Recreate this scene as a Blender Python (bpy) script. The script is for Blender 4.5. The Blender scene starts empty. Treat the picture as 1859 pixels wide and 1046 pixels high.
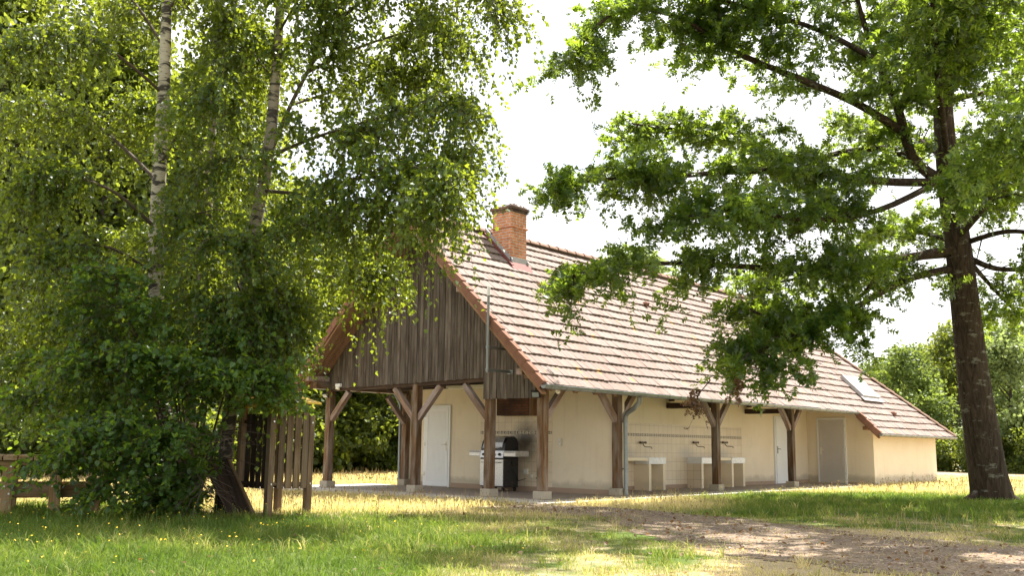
import bpy, bmesh, math, random
import numpy as np
from mathutils import Vector, Matrix

SC = bpy.context.scene
COL = SC.collection
R = math.radians
rng = np.random.default_rng(7)
random.seed(7)

# ------------------------------------------------------------------ camera
CX, CY, CZ = -15.819, -12.822, 1.042
YAW, PITCH, ROLL, FPX = R(40.923), R(9.152), R(0.715), 1796.39
CW, CH = 1859.0, 1046.0
_F = Vector((math.cos(YAW), math.sin(YAW), 0)); _Rt = Vector((math.sin(YAW), -math.cos(YAW), 0)); _U = Vector((0, 0, 1))
_F2 = _F * math.cos(PITCH) + _U * math.sin(PITCH); _U2 = _U * math.cos(PITCH) - _F * math.sin(PITCH)
_R3 = _Rt * math.cos(ROLL) + _U2 * math.sin(ROLL); _U3 = _U2 * math.cos(ROLL) - _Rt * math.sin(ROLL)
cam_data = bpy.data.cameras.new('camera'); cam = bpy.data.objects.new('camera', cam_data); COL.objects.link(cam)
M = Matrix.Identity(4)
for i in range(3):
    M[i][0] = _R3[i]; M[i][1] = _U3[i]; M[i][2] = -_F2[i]
M[0][3], M[1][3], M[2][3] = CX, CY, CZ
cam.matrix_world = M
cam_data.sensor_width = 36.0; cam_data.lens = FPX / CW * 36.0
cam_data.clip_start = 0.1; cam_data.clip_end = 2000
SC.camera = cam

# ------------------------------------------------------------------ light
SUN_EL, SUN_AZ = 65.0, -2.0          # azimuth counted from +X towards +Y
w = bpy.data.worlds.new('World'); SC.world = w; w.use_nodes = True
nt = w.node_tree; nt.nodes.clear()
out = nt.nodes.new('ShaderNodeOutputWorld'); bg = nt.nodes.new('ShaderNodeBackground')
sky = nt.nodes.new('ShaderNodeTexSky'); sky.sky_type = 'NISHITA'; sky.sun_disc = False
sky.sun_elevation = R(SUN_EL); sky.sun_rotation = R(90 - SUN_AZ); sky.dust_density = 2.0; sky.air_density = 1.0
tc = nt.nodes.new('ShaderNodeTexCoord'); mp = nt.nodes.new('ShaderNodeMapping'); mp.inputs['Scale'].default_value = (1, 1, 2.6)
nz = nt.nodes.new('ShaderNodeTexNoise'); nz.inputs['Scale'].default_value = 2.4; nz.inputs['Detail'].default_value = 7; nz.inputs['Roughness'].default_value = 0.55
rp = nt.nodes.new('ShaderNodeValToRGB'); rp.color_ramp.elements[0].position = 0.26; rp.color_ramp.elements[0].color = (0.45, 0.45, 0.45, 1)
rp.color_ramp.elements[1].position = 0.44; rp.color_ramp.elements[1].color = (1, 1, 1, 1)
mx = nt.nodes.new('ShaderNodeMix'); mx.data_type = 'RGBA'
nt.links.new(tc.outputs['Generated'], mp.inputs['Vector']); nt.links.new(mp.outputs[0], nz.inputs['Vector']); nt.links.new(nz.outputs['Fac'], rp.inputs[0])
nt.links.new(rp.outputs[0], mx.inputs['Factor']); nt.links.new(sky.outputs[0], mx.inputs[6]); pass
nz2 = nt.nodes.new('ShaderNodeTexNoise'); nz2.inputs['Scale'].default_value = 3.1; nz2.inputs['Detail'].default_value = 5; nt.links.new(mp.outputs[0], nz2.inputs['Vector'])
rp2 = nt.nodes.new('ShaderNodeValToRGB'); rp2.color_ramp.elements[0].position = 0.36; rp2.color_ramp.elements[0].color = (.50, .52, .55, 1); rp2.color_ramp.elements[1].position = 0.56; rp2.color_ramp.elements[1].color = (1, 1, 1, 1)
ml_ = nt.nodes.new('ShaderNodeVectorMath'); ml_.operation = 'SCALE'; ml_.inputs['Scale'].default_value = 6.3; nt.links.new(rp2.outputs[0], ml_.inputs[0]); nt.links.new(ml_.outputs[0], mx.inputs[7])
nt.links.new(mx.outputs[2], bg.inputs['Color']); bg.inputs['Strength'].default_value = 0.1
nt.links.new(bg.outputs[0], out.inputs['Surface'])
sd = bpy.data.lights.new('sun', 'SUN'); sd.energy = 4.8; sd.angle = R(0.55); sd.color = (1.0, 0.95, 0.87)
sun = bpy.data.objects.new('sun', sd); COL.objects.link(sun)
_sd = Vector((math.cos(R(SUN_EL)) * math.cos(R(SUN_AZ)), math.cos(R(SUN_EL)) * math.sin(R(SUN_AZ)), math.sin(R(SUN_EL))))
sun.rotation_euler = _sd.to_track_quat('Z', 'Y').to_euler(); sun.location = (30, 0, 40)
vs = SC.view_settings; vs.view_transform = 'Standard'; vs.look = 'None'; vs.exposure = 1.7; vs.gamma = 1.0; vs.use_curve_mapping = False
cy = SC.cycles
cy.max_bounces = 8; cy.diffuse_bounces = 4; cy.glossy_bounces = 3; cy.transmission_bounces = 6; cy.transparent_max_bounces = 8
cy.sample_clamp_indirect = 6.0

# ------------------------------------------------------------------ survey helpers: photograph pixel -> point in the world
def ray(px, py):
    return _F2 + _R3 * ((px - CW / 2) / FPX) - _U3 * ((py - CH / 2) / FPX)
CP = Vector((CX, CY, CZ))
def at(px, py, D): return CP + ray(px, py) * D
def onx(px, py, x): r = ray(px, py); return CP + r * ((x - CX) / r.x)
def ony(px, py, y): r = ray(px, py); return CP + r * ((y - CY) / r.y)
def onz(px, py, z=0.0): r = ray(px, py); return CP + r * ((z - CZ) / r.z)
def depth(p): return (Vector(p) - CP).dot(_F2)

# ------------------------------------------------------------------ object helpers
WM = {}
def link(o, parent=None, world=None):
    COL.objects.link(o)
    world = world or Matrix.Identity(4)
    o.matrix_basis = world
    if parent is not None:
        o.parent = parent; o.matrix_parent_inverse = WM[parent.name].inverted()
    WM[o.name] = world
    return o
def tag(o, label=None, cat=None, group=None, kind=None):
    if label: o['label'] = label
    if cat: o['category'] = cat
    if group: o['group'] = group
    if kind: o['kind'] = kind
    return o
def thing(name, label, cat, loc=(0, 0, 0), group=None):
    o = bpy.data.objects.new(name, None); o.empty_display_size = 0.2
    link(o, None, Matrix.Translation(Vector(loc)))
    return tag(o, label, cat, group)

class MB:
    def __init__(s): s.v = []; s.f = []; s.t = []
    def add(s, vs, fs, tint=0.0):
        b = len(s.v); s.v += [tuple(p) for p in vs]; s.f += [tuple(i + b for i in f) for f in fs]; s.t += [tint] * len(vs); return s
    def box(s, lo, hi, tint=0.0, m=None):
        x0, y0, z0 = lo; x1, y1, z1 = hi
        vs = [Vector(p) for p in ((x0, y0, z0), (x1, y0, z0), (x1, y1, z0), (x0, y1, z0), (x0, y0, z1), (x1, y0, z1), (x1, y1, z1), (x0, y1, z1))]
        if m is not None: vs = [m @ p for p in vs]
        return s.add(vs, [(0, 3, 2, 1), (4, 5, 6, 7), (0, 1, 5, 4), (1, 2, 6, 5), (2, 3, 7, 6), (3, 0, 4, 7)], tint)
    def prism(s, poly, off, tint=0.0):
        n = len(poly); a = [Vector(p) for p in poly]; b = [p + Vector(off) for p in a]
        fs = [tuple(range(n))[::-1], tuple(range(n, 2 * n))] + [(i, (i + 1) % n, n + (i + 1) % n, n + i) for i in range(n)]
        return s.add(a + b, fs, tint)
    def tube(s, pts, rad, n=8, cap=True, tint=0.0):
        pts = [Vector(p) for p in pts]
        if not hasattr(rad, '__len__'): rad = [rad] * len(pts)
        vs = []; up = Vector((0, 0, 1)); prev = None
        for i, p in enumerate(pts):
            d = (pts[min(i + 1, len(pts) - 1)] - pts[max(i - 1, 0)]); d.normalize()
            if prev is None:
                a = d.cross(up if abs(d.z) < 0.9 else Vector((1, 0, 0))); a.normalize()
            else:
                a = prev - d * prev.dot(d); a.normalize()
            prev = a; b = d.cross(a)
            for k in range(n):
                q = 2 * math.pi * k / n; vs.append(p + (a * math.cos(q) + b * math.sin(q)) * rad[i])
        fs = []
        for i in range(len(pts) - 1):
            for k in range(n):
                fs.append((i * n + k, i * n + (k + 1) % n, (i + 1) * n + (k + 1) % n, (i + 1) * n + k))
        if cap: fs += [tuple(range(n))[::-1], tuple(range((len(pts) - 1) * n, len(pts) * n))]
        return s.add(vs, fs, tint)
    def cyl(s, p0, p1, r, n=12, tint=0.0): return s.tube([p0, p1], [r, r], n, True, tint)
    def build(s, name, mat, parent=None, bevel=0.0, smooth=False, world=None, seg=1):
        me = bpy.data.meshes.new(name); me.from_pydata(s.v, [], s.f)
        a = me.attributes.new('tint', 'FLOAT', 'POINT'); a.data.foreach_set('value', np.array(s.t, np.float32))
        bm = bmesh.new(); bm.from_mesh(me)
        bmesh.ops.recalc_face_normals(bm, faces=bm.faces[:])
        if bevel: bmesh.ops.bevel(bm, geom=bm.edges[:] , offset=bevel, segments=seg, affect='EDGES', clamp_overlap=True)
        if smooth:
            for f in bm.faces: f.smooth = True
        bm.to_mesh(me); bm.free(); me.materials.append(mat)
        o = bpy.data.objects.new(name, me)
        if smooth:
            me.set_sharp_from_angle(angle=R(40))
        return link(o, parent, world)

def beam(name, p0, p1, w, h, mat, parent, bevel=0.006, ref=Vector((0, 1, 0)), wob=0.003):
    """timber from p0 to p1 (axis on its centre line); local Z runs along the grain"""
    p0 = Vector(p0); p1 = Vector(p1); z = (p1 - p0); Lg = z.length; z.normalize()
    x = ref.cross(z)
    if x.length < 1e-3: x = Vector((1, 0, 0)).cross(z)
    x.normalize(); y = z.cross(x)
    W = Matrix.Identity(4)
    for i in range(3): W[i][0] = x[i]; W[i][1] = y[i]; W[i][2] = z[i]; W[i][3] = p0[i]
    mb = MB(); n = max(2, int(Lg / 0.3)); vs = []
    for k in range(n + 1):
        for sx, sy in ((-1, -1), (1, -1), (1, 1), (-1, 1)):
            vs.append((sx * w / 2 + random.uniform(-wob, wob), sy * h / 2 + random.uniform(-wob, wob), Lg * k / n))
    fs = [(3, 2, 1, 0), tuple(range(4 * n, 4 * n + 4))]
    for k in range(n):
        for i in range(4): fs.append((4 * k + i, 4 * k + (i + 1) % 4, 4 * k + 4 + (i + 1) % 4, 4 * k + 4 + i))
    mb.add(vs, fs, random.random())
    me_o = mb.build(name, mat, parent, 0.0, False, W)
    if bevel:
        md = me_o.modifiers.new('bevel', 'BEVEL'); md.width = bevel; md.segments = 2; md.limit_method = 'ANGLE'; md.angle_limit = R(50)
    return me_o

def big_mesh(name, co, loops, starts, tint, mat, parent=None, smooth=False):
    me = bpy.data.meshes.new(name)
    me.vertices.add(len(co)); me.vertices.foreach_set('co', np.ascontiguousarray(co, np.float32).ravel())
    me.loops.add(len(loops)); me.loops.foreach_set('vertex_index', np.ascontiguousarray(loops, np.int32))
    me.polygons.add(len(starts)); me.polygons.foreach_set('loop_start', np.ascontiguousarray(starts, np.int32))
    me.update(calc_edges=True)
    a = me.attributes.new('tint', 'FLOAT', 'POINT'); a.data.foreach_set('value', np.ascontiguousarray(tint, np.float32))
    if not smooth: me.polygons.foreach_set('use_smooth', np.zeros(len(starts), bool))
    me.materials.append(mat)
    return link(bpy.data.objects.new(name, me), parent)

# ------------------------------------------------------------------ materials
def new_mat(name):
    m = bpy.data.materials.new(name); m.use_nodes = True; t = m.node_tree
    b = t.nodes['Principled BSDF']; return m, t, b
def node(t, typ, ins=None, **at_):
    n = t.nodes.new(typ)
    for k, v in at_.items(): setattr(n, k, v)
    for k, v in (ins or {}).items():
        if isinstance(v, bpy.types.NodeSocket): t.links.new(v, n.inputs[k])
        else: n.inputs[k].default_value = v
    return n
def ramp(t, fac, stops):
    n = t.nodes.new('ShaderNodeValToRGB'); t.links.new(fac, n.inputs[0]); cr = n.color_ramp
    while len(cr.elements) < len(stops): cr.elements.new(0.5)
    for e, (p, c) in zip(cr.elements, stops):
        e.position = p; e.color = (c[0], c[1], c[2], 1) if hasattr(c, '__len__') else (c, c, c, 1)
    return n.outputs[0]
def mixc(t, f, a, b, mode='MIX'):
    n = t.nodes.new('ShaderNodeMix'); n.data_type = 'RGBA'; n.blend_type = mode
    for s, v in ((n.inputs['Factor'], f), (n.inputs[6], a), (n.inputs[7], b)):
        if isinstance(v, bpy.types.NodeSocket): t.links.new(v, s)
        else: s.default_value = v if not (hasattr(v, '__len__') and len(v) == 3) else (*v, 1)
    return n.outputs[2]
def coords(t, kind='Object', scale=(1, 1, 1)):
    c = node(t, 'ShaderNodeTexCoord'); m = node(t, 'ShaderNodeMapping', {'Vector': c.outputs[kind], 'Scale': scale}); return m.outputs[0]
def noise(t, vec, scale, detail=4, rough=0.55, dist=0.0):
    return node(t, 'ShaderNodeTexNoise', {'Vector': vec, 'Scale': scale, 'Detail': detail, 'Roughness': rough, 'Distortion': dist}).outputs['Fac']
def bump(t, b, h, strength=0.3, dist=0.01):
    n = node(t, 'ShaderNodeBump', {'Height': h, 'Strength': strength, 'Distance': dist}); t.links.new(n.outputs[0], b.inputs['Normal'])
def attr(t, name='tint'): return node(t, 'ShaderNodeAttribute', attribute_name=name).outputs['Fac']
def mth(t, op, a, b=0.0):
    n = node(t, 'ShaderNodeMath', operation=op)
    for i, v in enumerate((a, b)):
        if isinstance(v, bpy.types.NodeSocket): t.links.new(v, n.inputs[i])
        else: n.inputs[i].default_value = v
    return n.outputs[0]

def wood(name, dark, mid, light, grain=1.0, weather=(0.3, 0.28, 0.26), wamt=0.35, rough=0.85):
    m, t, b = new_mat(name)
    c = node(t, 'ShaderNodeTexCoord'); tn = attr(t)
    off = mth(t, 'MULTIPLY', tn, 37.0)
    v = node(t, 'ShaderNodeVectorMath', {0: c.outputs['Object'], 1: off}, operation='ADD').outputs[0]
    mp1 = node(t, 'ShaderNodeMapping', {'Vector': v, 'Scale': (30 * grain, 30 * grain, 1.1)}).outputs[0]
    mp2 = node(t, 'ShaderNodeMapping', {'Vector': v, 'Scale': (4, 4, 0.9)}).outputs[0]
    n1 = noise(t, mp1, 1.6, 6, 0.6, 0.4); n2 = noise(t, mp2, 1.5, 4)
    col = ramp(t, n1, [(0.28, dark), (0.5, mid), (0.72, light)])
    wf = mth(t, 'MULTIPLY', ramp(t, n2, [(0.42, 0.0), (0.62, 1.0)]), wamt)
    col = mixc(t, wf, col, weather)
    tv = mth(t, 'ADD', mth(t, 'MULTIPLY', node(t, 'ShaderNodeTexWhiteNoise', {'W': tn}, noise_dimensions='1D').outputs['Value'], 0.7), 0.62)
    col = mixc(t, 1.0, col, tv, 'MULTIPLY')
    t.links.new(col, b.inputs['Base Color']); b.inputs['Roughness'].default_value = rough; b.inputs['Specular IOR Level'].default_value = 0.25
    bump(t, b, n1, 0.5, 0.006)
    return m
M_POST = wood('timber', (0.040, 0.020, 0.009), (0.115, 0.062, 0.029), (0.21, 0.125, 0.066), 1.0, (0.22, 0.185, 0.15), 0.7)
M_BRACE = wood('brace_timber', (0.09, 0.05, 0.03), (0.20, 0.13, 0.09), (0.32, 0.24, 0.19), 1.0, (0.33, 0.28, 0.27), 0.75)
M_CLAD = wood('weathered_cladding', (0.026, 0.018, 0.012), (0.072, 0.055, 0.041), (0.14, 0.115, 0.092), 1.3, (0.19, 0.165, 0.14), 0.45)
M_DARKW = wood('dark_timber', (0.02, 0.012, 0.008), (0.05, 0.03, 0.02), (0.09, 0.055, 0.035), 1.0, (0.1, 0.07, 0.05), 0.3)
M_SOFFIT = wood('soffit_boards', (0.09, 0.05, 0.028), (0.2, 0.11, 0.06), (0.3, 0.18, 0.1), 0.8, (0.3, 0.2, 0.14), 0.3)
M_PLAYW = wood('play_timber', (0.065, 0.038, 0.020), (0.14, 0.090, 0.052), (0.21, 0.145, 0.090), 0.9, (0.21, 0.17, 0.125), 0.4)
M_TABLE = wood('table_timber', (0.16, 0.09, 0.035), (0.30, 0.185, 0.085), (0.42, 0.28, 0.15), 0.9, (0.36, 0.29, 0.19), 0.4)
M_PLAYSHADE = wood('shaded_play_timber', (0.012, 0.007, 0.005), (0.025, 0.014, 0.009), (0.045, 0.028, 0.018), 0.9, (0.05, 0.04, 0.03), 0.3)  # play timber with shade put into its colour, for left slats and ramp

def plaster(name, base, var, dirt=0.25):
    m, t, b = new_mat(name)
    v = coords(t); n1 = noise(t, v, 0.9, 5); n2 = noise(t, v, 60, 3); n3 = noise(t, v, 2.5, 6, 0.65)
    col = mixc(t, ramp(t, n1, [(0.35, 0.0), (0.7, 1.0)]), base, var)
    g = node(t, 'ShaderNodeNewGeometry'); z = node(t, 'ShaderNodeSeparateXYZ', {0: g.outputs['Position']}).outputs[2]
    splash = mth(t, 'MULTIPLY', ramp(t, mth(t, 'ADD', mth(t, 'MULTIPLY', z, 1.2), mth(t, 'MULTIPLY', n3, -0.45)), [(0.0, 1.0), (0.16, 0.0)]), dirt * 2)
    col = mixc(t, splash, col, (0.30, 0.26, 0.19))
    col = mixc(t, mth(t, 'MULTIPLY', ramp(t, n3, [(0.55, 0.0), (0.75, 1.0)]), dirt), col, (base[0] * .72, base[1] * .7, base[2] * .66))
    drip = noise(t, node(t, 'ShaderNodeMapping', {'Vector': v, 'Scale': (7, 7, .45)}).outputs[0], 1.0, 5, 0.6)
    col = mixc(t, mth(t, 'MULTIPLY', ramp(t, drip, [(0.56, 0.0), (0.74, 1.0)]), dirt * .9), col, (base[0] * .62, base[1] * .6, base[2] * .56))
    t.links.new(col, b.inputs['Base Color']); b.inputs['Roughness'].default_value = 0.92; b.inputs['Specular IOR Level'].default_value = 0.2
    bump(t, b, n2, 0.25, 0.004); return m
M_WALL = plaster('cream_render', (0.83, 0.73, 0.56), (0.78, 0.665, 0.49))
M_SINKW = plaster('cream_support', (0.82, 0.71, 0.52), (0.76, 0.64, 0.46), 0.1)
M_CONC = plaster('plinth_concrete', (0.56, 0.50, 0.42), (0.46, 0.40, 0.33), 0.3)
M_BASE = plaster('tan_skirting', (0.44, 0.30, 0.215), (0.38, 0.26, 0.19), 0.15)

def plain(name, col, rough=0.5, metal=0.0, var=0.15, scale=6.0, spec=0.5, bmp=0.0):
    m, t, b = new_mat(name); v = coords(t); n = noise(t, v, scale, 5)
    c = mixc(t, n, tuple(x * (1 - var) for x in col), tuple(min(1, x * (1 + var)) for x in col))
    t.links.new(c, b.inputs['Base Color']); b.inputs['Metallic'].default_value = metal; b.inputs['Specular IOR Level'].default_value = spec
    t.links.new(ramp(t, noise(t, v, scale * 3, 4), [(0.3, max(0, rough - .1)), (0.7, min(1, rough + .1))]), b.inputs['Roughness'])
    if bmp: bump(t, b, noise(t, v, scale * 8, 3), bmp, 0.004)
    return m
M_ZINC = plain('zinc', (0.24, 0.26, 0.26), 0.45, 0.6, 0.25, 9)
M_WHITE = plain('white_door', (0.80, 0.81, 0.80), 0.4, 0, 0.05, 3)
M_GREYDOOR = plain('grey_door', (0.56, 0.52, 0.47), 0.55, 0, 0.06, 3)
M_CERAM = plain('white_ceramic', (0.80, 0.80, 0.79), 0.25, 0, 0.04, 4)
M_STEEL = plain('brushed_steel', (0.52, 0.52, 0.52), 0.33, 0.55, 0.1, 14)
M_BLACK = plain('black_enamel', (0.015, 0.015, 0.017), 0.35, 0, 0.3, 5)
M_BRASS = plain('tarnished_brass', (0.16, 0.13, 0.10), 0.45, 0.7, 0.3, 20)
M_PLAST = plain('ivory_plastic', (0.72, 0.69, 0.58), 0.45, 0, 0.05, 5)
M_WPLAST = plain('white_plastic', (0.8, 0.8, 0.8), 0.4, 0, 0.04, 5)
M_TERRA = plain('verge_terracotta', (0.20, 0.10, 0.066), 0.85, 0, 0.5, 5, 0.25, 0.3)
M_RIDGE = plain('ridge_terracotta', (0.26, 0.17, 0.13), 0.9, 0, 0.5, 8, 0.2, 0.4)
M_FLASH = plain('red_flashing', (0.18, 0.055, 0.045), 0.7, 0.1, 0.3, 8)
M_LEAD = plain('lead_flashing', (0.42, 0.41, 0.41), 0.6, 0.3, 0.25, 10)
M_YELLOW = plain('yellow_board', (0.72, 0.46, 0.05), 0.6, 0, 0.15, 6)
M_RUBBER = plain('black_rubber', (0.012, 0.012, 0.012), 0.8, 0, 0.2, 6)
M_BOLT = plain('bolt_zinc', (0.6, 0.6, 0.58), 0.35, 0.9, 0.1, 10)
M_SOOT = plain('iron_dark', (0.035, 0.03, 0.028), 0.6, 0.3, 0.3, 10)
m, t, b = new_mat('skylight_glass'); b.inputs['Base Color'].default_value = (0.25, 0.30, 0.34, 1); b.inputs['Roughness'].default_value = 0.06; b.inputs['Specular IOR Level'].default_value = 1.0; b.inputs['Coat Weight'].default_value = 1.0; b.inputs['Coat Roughness'].default_value = 0.03; M_GLASS = m
m, t, b = new_mat('lamp_glass'); b.inputs['Base Color'].default_value = (0.8, 0.78, 0.66, 1); b.inputs['Roughness'].default_value = 0.15; M_LAMP = m

def boxuv(t, flip=False):
    c = node(t, 'ShaderNodeTexCoord'); g = node(t, 'ShaderNodeNewGeometry')
    s = node(t, 'ShaderNodeSeparateXYZ', {0: c.outputs['Object']}); n = node(t, 'ShaderNodeSeparateXYZ', {0: g.outputs['True Normal']})
    f = mth(t, 'GREATER_THAN', mth(t, 'ABSOLUTE', n.outputs[0]), 0.7)
    u = mth(t, 'ADD', mth(t, 'MULTIPLY', s.outputs[1], f), mth(t, 'MULTIPLY', s.outputs[0], mth(t, 'SUBTRACT', 1.0, f)))
    return node(t, 'ShaderNodeCombineXYZ', {0: u, 1: s.outputs[2], 2: 0.0}).outputs[0], s
def bricks(name, c1, c2, mortar, bw, bh, ms, offset=0.5, soot=False, rough=0.9, bstr=0.6, stains=()):
    m, t, b = new_mat(name); uv, s = boxuv(t)
    br = node(t, 'ShaderNodeTexBrick', {'Vector': uv, 'Color1': (*c1, 1), 'Color2': (*c2, 1), 'Mortar': (*mortar, 1), 'Scale': 1.0, 'Mortar Size': ms, 'Mortar Smooth': 0.15, 'Bias': 0.0, 'Brick Width': bw, 'Row Height': bh}, offset=offset)
    v = coords(t); n = noise(t, v, 9, 6, 0.65); n2 = noise(t, v, 2.2, 4)
    col = mixc(t, 0.75, br.outputs['Color'], ramp(t, n, [(0.25, 0.45), (0.75, 1.35)]), 'MULTIPLY') if bstr > .3 else mixc(t, 0.35, br.outputs['Color'], ramp(t, n2, [(0.3, 0.8), (0.7, 1.15)]), 'MULTIPLY')
    for c, sc, amt, sc_col in stains:
        c_ = node(t, 'ShaderNodeTexCoord').outputs['Object']; dv = node(t, 'ShaderNodeVectorMath', {0: c_, 1: c}, operation='SUBTRACT').outputs[0]
        dl = node(t, 'ShaderNodeVectorMath', {0: node(t, 'ShaderNodeVectorMath', {0: dv, 1: sc}, operation='MULTIPLY').outputs[0]}, operation='LENGTH').outputs['Value']
        col = mixc(t, mth(t, 'MULTIPLY', ramp(t, mth(t, 'ADD', dl, mth(t, 'MULTIPLY', mth(t, 'SUBTRACT', n, .5), .5)), [(0.25, 1.0), (1.0, 0.0)]), amt), col, sc_col)
    if soot: col = mixc(t, ramp(t, n2, [(0.3, 0.25), (0.75, 0.95)]), col, (0.03, 0.02, 0.016))
    t.links.new(col, b.inputs['Base Color']); b.inputs['Roughness'].default_value = rough; b.inputs['Specular IOR Level'].default_value = 0.3
    h = mth(t, 'SUBTRACT', mth(t, 'MULTIPLY', n, 0.4), br.outputs['Fac']); bump(t, b, h, bstr, 0.008); return m
M_BRICK = bricks('orange_brick', (0.70, 0.28, 0.12), (0.56, 0.20, 0.085), (0.55, 0.45, 0.36), 0.22, 0.07, 0.012)
M_BRICKCAP = bricks('weathered_brick', (0.36, 0.18, 0.10), (0.2, 0.12, 0.08), (0.3, 0.26, 0.2), 0.22, 0.07, 0.012, soot=True)
M_HOOD = bricks('sooty_brick', (0.27, 0.10, 0.05), (0.17, 0.07, 0.04), (0.12, 0.08, 0.06), 0.22, 0.065, 0.012, soot=True)
M_TILE = bricks('wall_tile', (0.74, 0.63, 0.47), (0.70, 0.58, 0.42), (0.44, 0.36, 0.26), 0.215, 0.235, 0.0045, 0.0, rough=0.35, bstr=0.2, stains=[((2.75, 2.75, 1.25), (1, 1.9, 1.7), .85, (0.05, 0.042, 0.035)), ((5.1, 1.49, .95), (1.7, 1, 4.5), .45, (0.33, 0.33, 0.33)), ((8.05, 1.49, .95), (1.9, 1, 4.5), .4, (0.33, 0.33, 0.33)), ((9.9, 1.49, .95), (1.9, 1, 4.5), .4, (0.33, 0.33, 0.33))])
M_PAVE = bricks('porch_tile', (0.42, 0.33, 0.27), (0.38, 0.29, 0.24), (0.28, 0.23, 0.2), 0.33, 0.33, 0.006, 0.0, rough=0.6, bstr=0.2)

# roof tiles
m, t, b = new_mat('roof_tile'); tn = attr(t); v = coords(t)
rnd = node(t, 'ShaderNodeTexWhiteNoise', {'W': tn}, noise_dimensions='1D').outputs['Value']
col = ramp(t, rnd, [(0.0, (0.188, 0.133, 0.110)), (0.3, (0.212, 0.156, 0.134)), (0.6, (0.225, 0.172, 0.150)), (0.85, (0.212, 0.165, 0.145)), (1.0, (0.212, 0.145, 0.114))])
st = node(t, 'ShaderNodeMapping', {'Vector': v, 'Scale': (14, 1.5, 1.5)}).outputs[0]
col = mixc(t, 0.55, col, ramp(t, noise(t, st, 2.0, 6, 0.65), [(0.25, 0.55), (0.75, 1.4)]), 'MULTIPLY')
big = noise(t, v, 0.7, 4)
col = mixc(t, mth(t, 'MULTIPLY', ramp(t, big, [(0.45, 0.0), (0.7, 1.0)]), 0.45), col, (0.27, 0.228, 0.212))
lv = node(t, 'ShaderNodeMapping', {'Vector': v, 'Scale': (3.0, 1.1, 1.1)}).outputs[0]
lich = ramp(t, noise(t, lv, 1.9, 2, 0.4), [(0.70, 0.0), (0.735, 1.0)])
col = mixc(t, mth(t, 'MULTIPLY', lich, 0.75), col, (0.50, 0.26, 0.05))
t.links.new(col, b.inputs['Base Color']); b.inputs['Roughness'].default_value = 0.85; b.inputs['Specular IOR Level'].default_value = 0.3
bump(t, b, noise(t, v, 40, 4), 0.3, 0.004); M_ROOF = m

# concrete slab
m, t, b = new_mat('patio_concrete'); v = coords(t)
col = mixc(t, ramp(t, noise(t, v, 1.3, 6, 0.6), [(0.35, 0.0), (0.65, 1.0)]), (0.50, 0.46, 0.42), (0.36, 0.33, 0.30))
col = mixc(t, ramp(t, noise(t, v, 25, 3), [(0.6, 0.0), (0.8, 0.6)]), col, (0.22, 0.2, 0.18))
t.links.new(col, b.inputs['Base Color']); b.inputs['Roughness'].default_value = 0.85; bump(t, b, noise(t, v, 50, 4), 0.3, 0.004); M_SLAB = m

# bark
def bark_birch(ca_=(0.33, 0.28, 0.21), cb_=(0.54, 0.48, 0.40)):
    m, t, b = new_mat('birch_bark'); c = node(t, 'ShaderNodeTexCoord'); v = c.outputs['Object']
    mpv = node(t, 'ShaderNodeMapping', {'Vector': v, 'Scale': (2.2, 2.2, 7.0)}).outputs[0]
    n1 = noise(t, mpv, 1.5, 5, 0.6, 0.5); n2 = noise(t, v, 2.0, 4); n3 = noise(t, node(t, 'ShaderNodeMapping', {'Vector': v, 'Scale': (6, 6, 60)}).outputs[0], 1.2, 3)
    z = node(t, 'ShaderNodeSeparateXYZ', {0: v}).outputs[2]
    col = mixc(t, n2, ca_, cb_)
    col = mixc(t, mth(t, 'MULTIPLY', ramp(t, n3, [(0.58, 0.0), (0.66, 1.0)]), 0.6), col, (0.16, 0.13, 0.11))
    base = ramp(t, z, [(0.0, 0.25), (0.30, 0.0)])
    blk = ramp(t, mth(t, 'ADD', n1, mth(t, 'MULTIPLY', ramp(t, mth(t, 'MULTIPLY', z, 0.25), [(0.0, 1.0), (0.7, 0.0)]), 0.16)), [(0.50, 0.0), (0.56, 1.0)])
    col = mixc(t, blk, col, (0.045, 0.036, 0.03))
    t.links.new(col, b.inputs['Base Color']); b.inputs['Roughness'].default_value = 0.8; bump(t, b, n1, 0.7, 0.02); return m
M_BIRCH = bark_birch(); M_BIRCH_SHADY = bark_birch((0.17, 0.14, 0.10), (0.36, 0.31, 0.25))  # second bark is a shaded copy, shade painted into its colour
def bark(name, c1, c2, lich=0.3):
    m, t, b = new_mat(name); v = coords(t)
    mpv = node(t, 'ShaderNodeMapping', {'Vector': v, 'Scale': (16, 16, 2.2)}).outputs[0]
    n1 = noise(t, mpv, 1.0, 6, 0.65, 0.8); col = ramp(t, n1, [(0.3, c1), (0.7, c2)])
    ml = node(t, 'ShaderNodeMapping', {'Vector': v, 'Scale': (2.6, 2.6, 7.5)}).outputs[0]
    col = mixc(t, mth(t, 'MULTIPLY', ramp(t, noise(t, ml, 1.1, 5, 0.7), [(0.58, 0.0), (0.66, 1.0)]), lich), col, (0.24, 0.24, 0.19))
    t.links.new(col, b.inputs['Base Color']); b.inputs['Roughness'].default_value = 0.95; b.inputs['Specular IOR Level'].default_value = 0.15; bump(t, b, n1, 0.9, 0.03); return m
M_OAK = bark("oak_bark", (0.014, 0.010, 0.007), (0.085, 0.060, 0.042), 0.6)
M_BARK = bark('woodland_bark', (0.03, 0.025, 0.018), (0.10, 0.08, 0.06), 0.3)
M_TWIG = plain('twig', (0.07, 0.05, 0.035), 0.9, 0, 0.3, 5)

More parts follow.
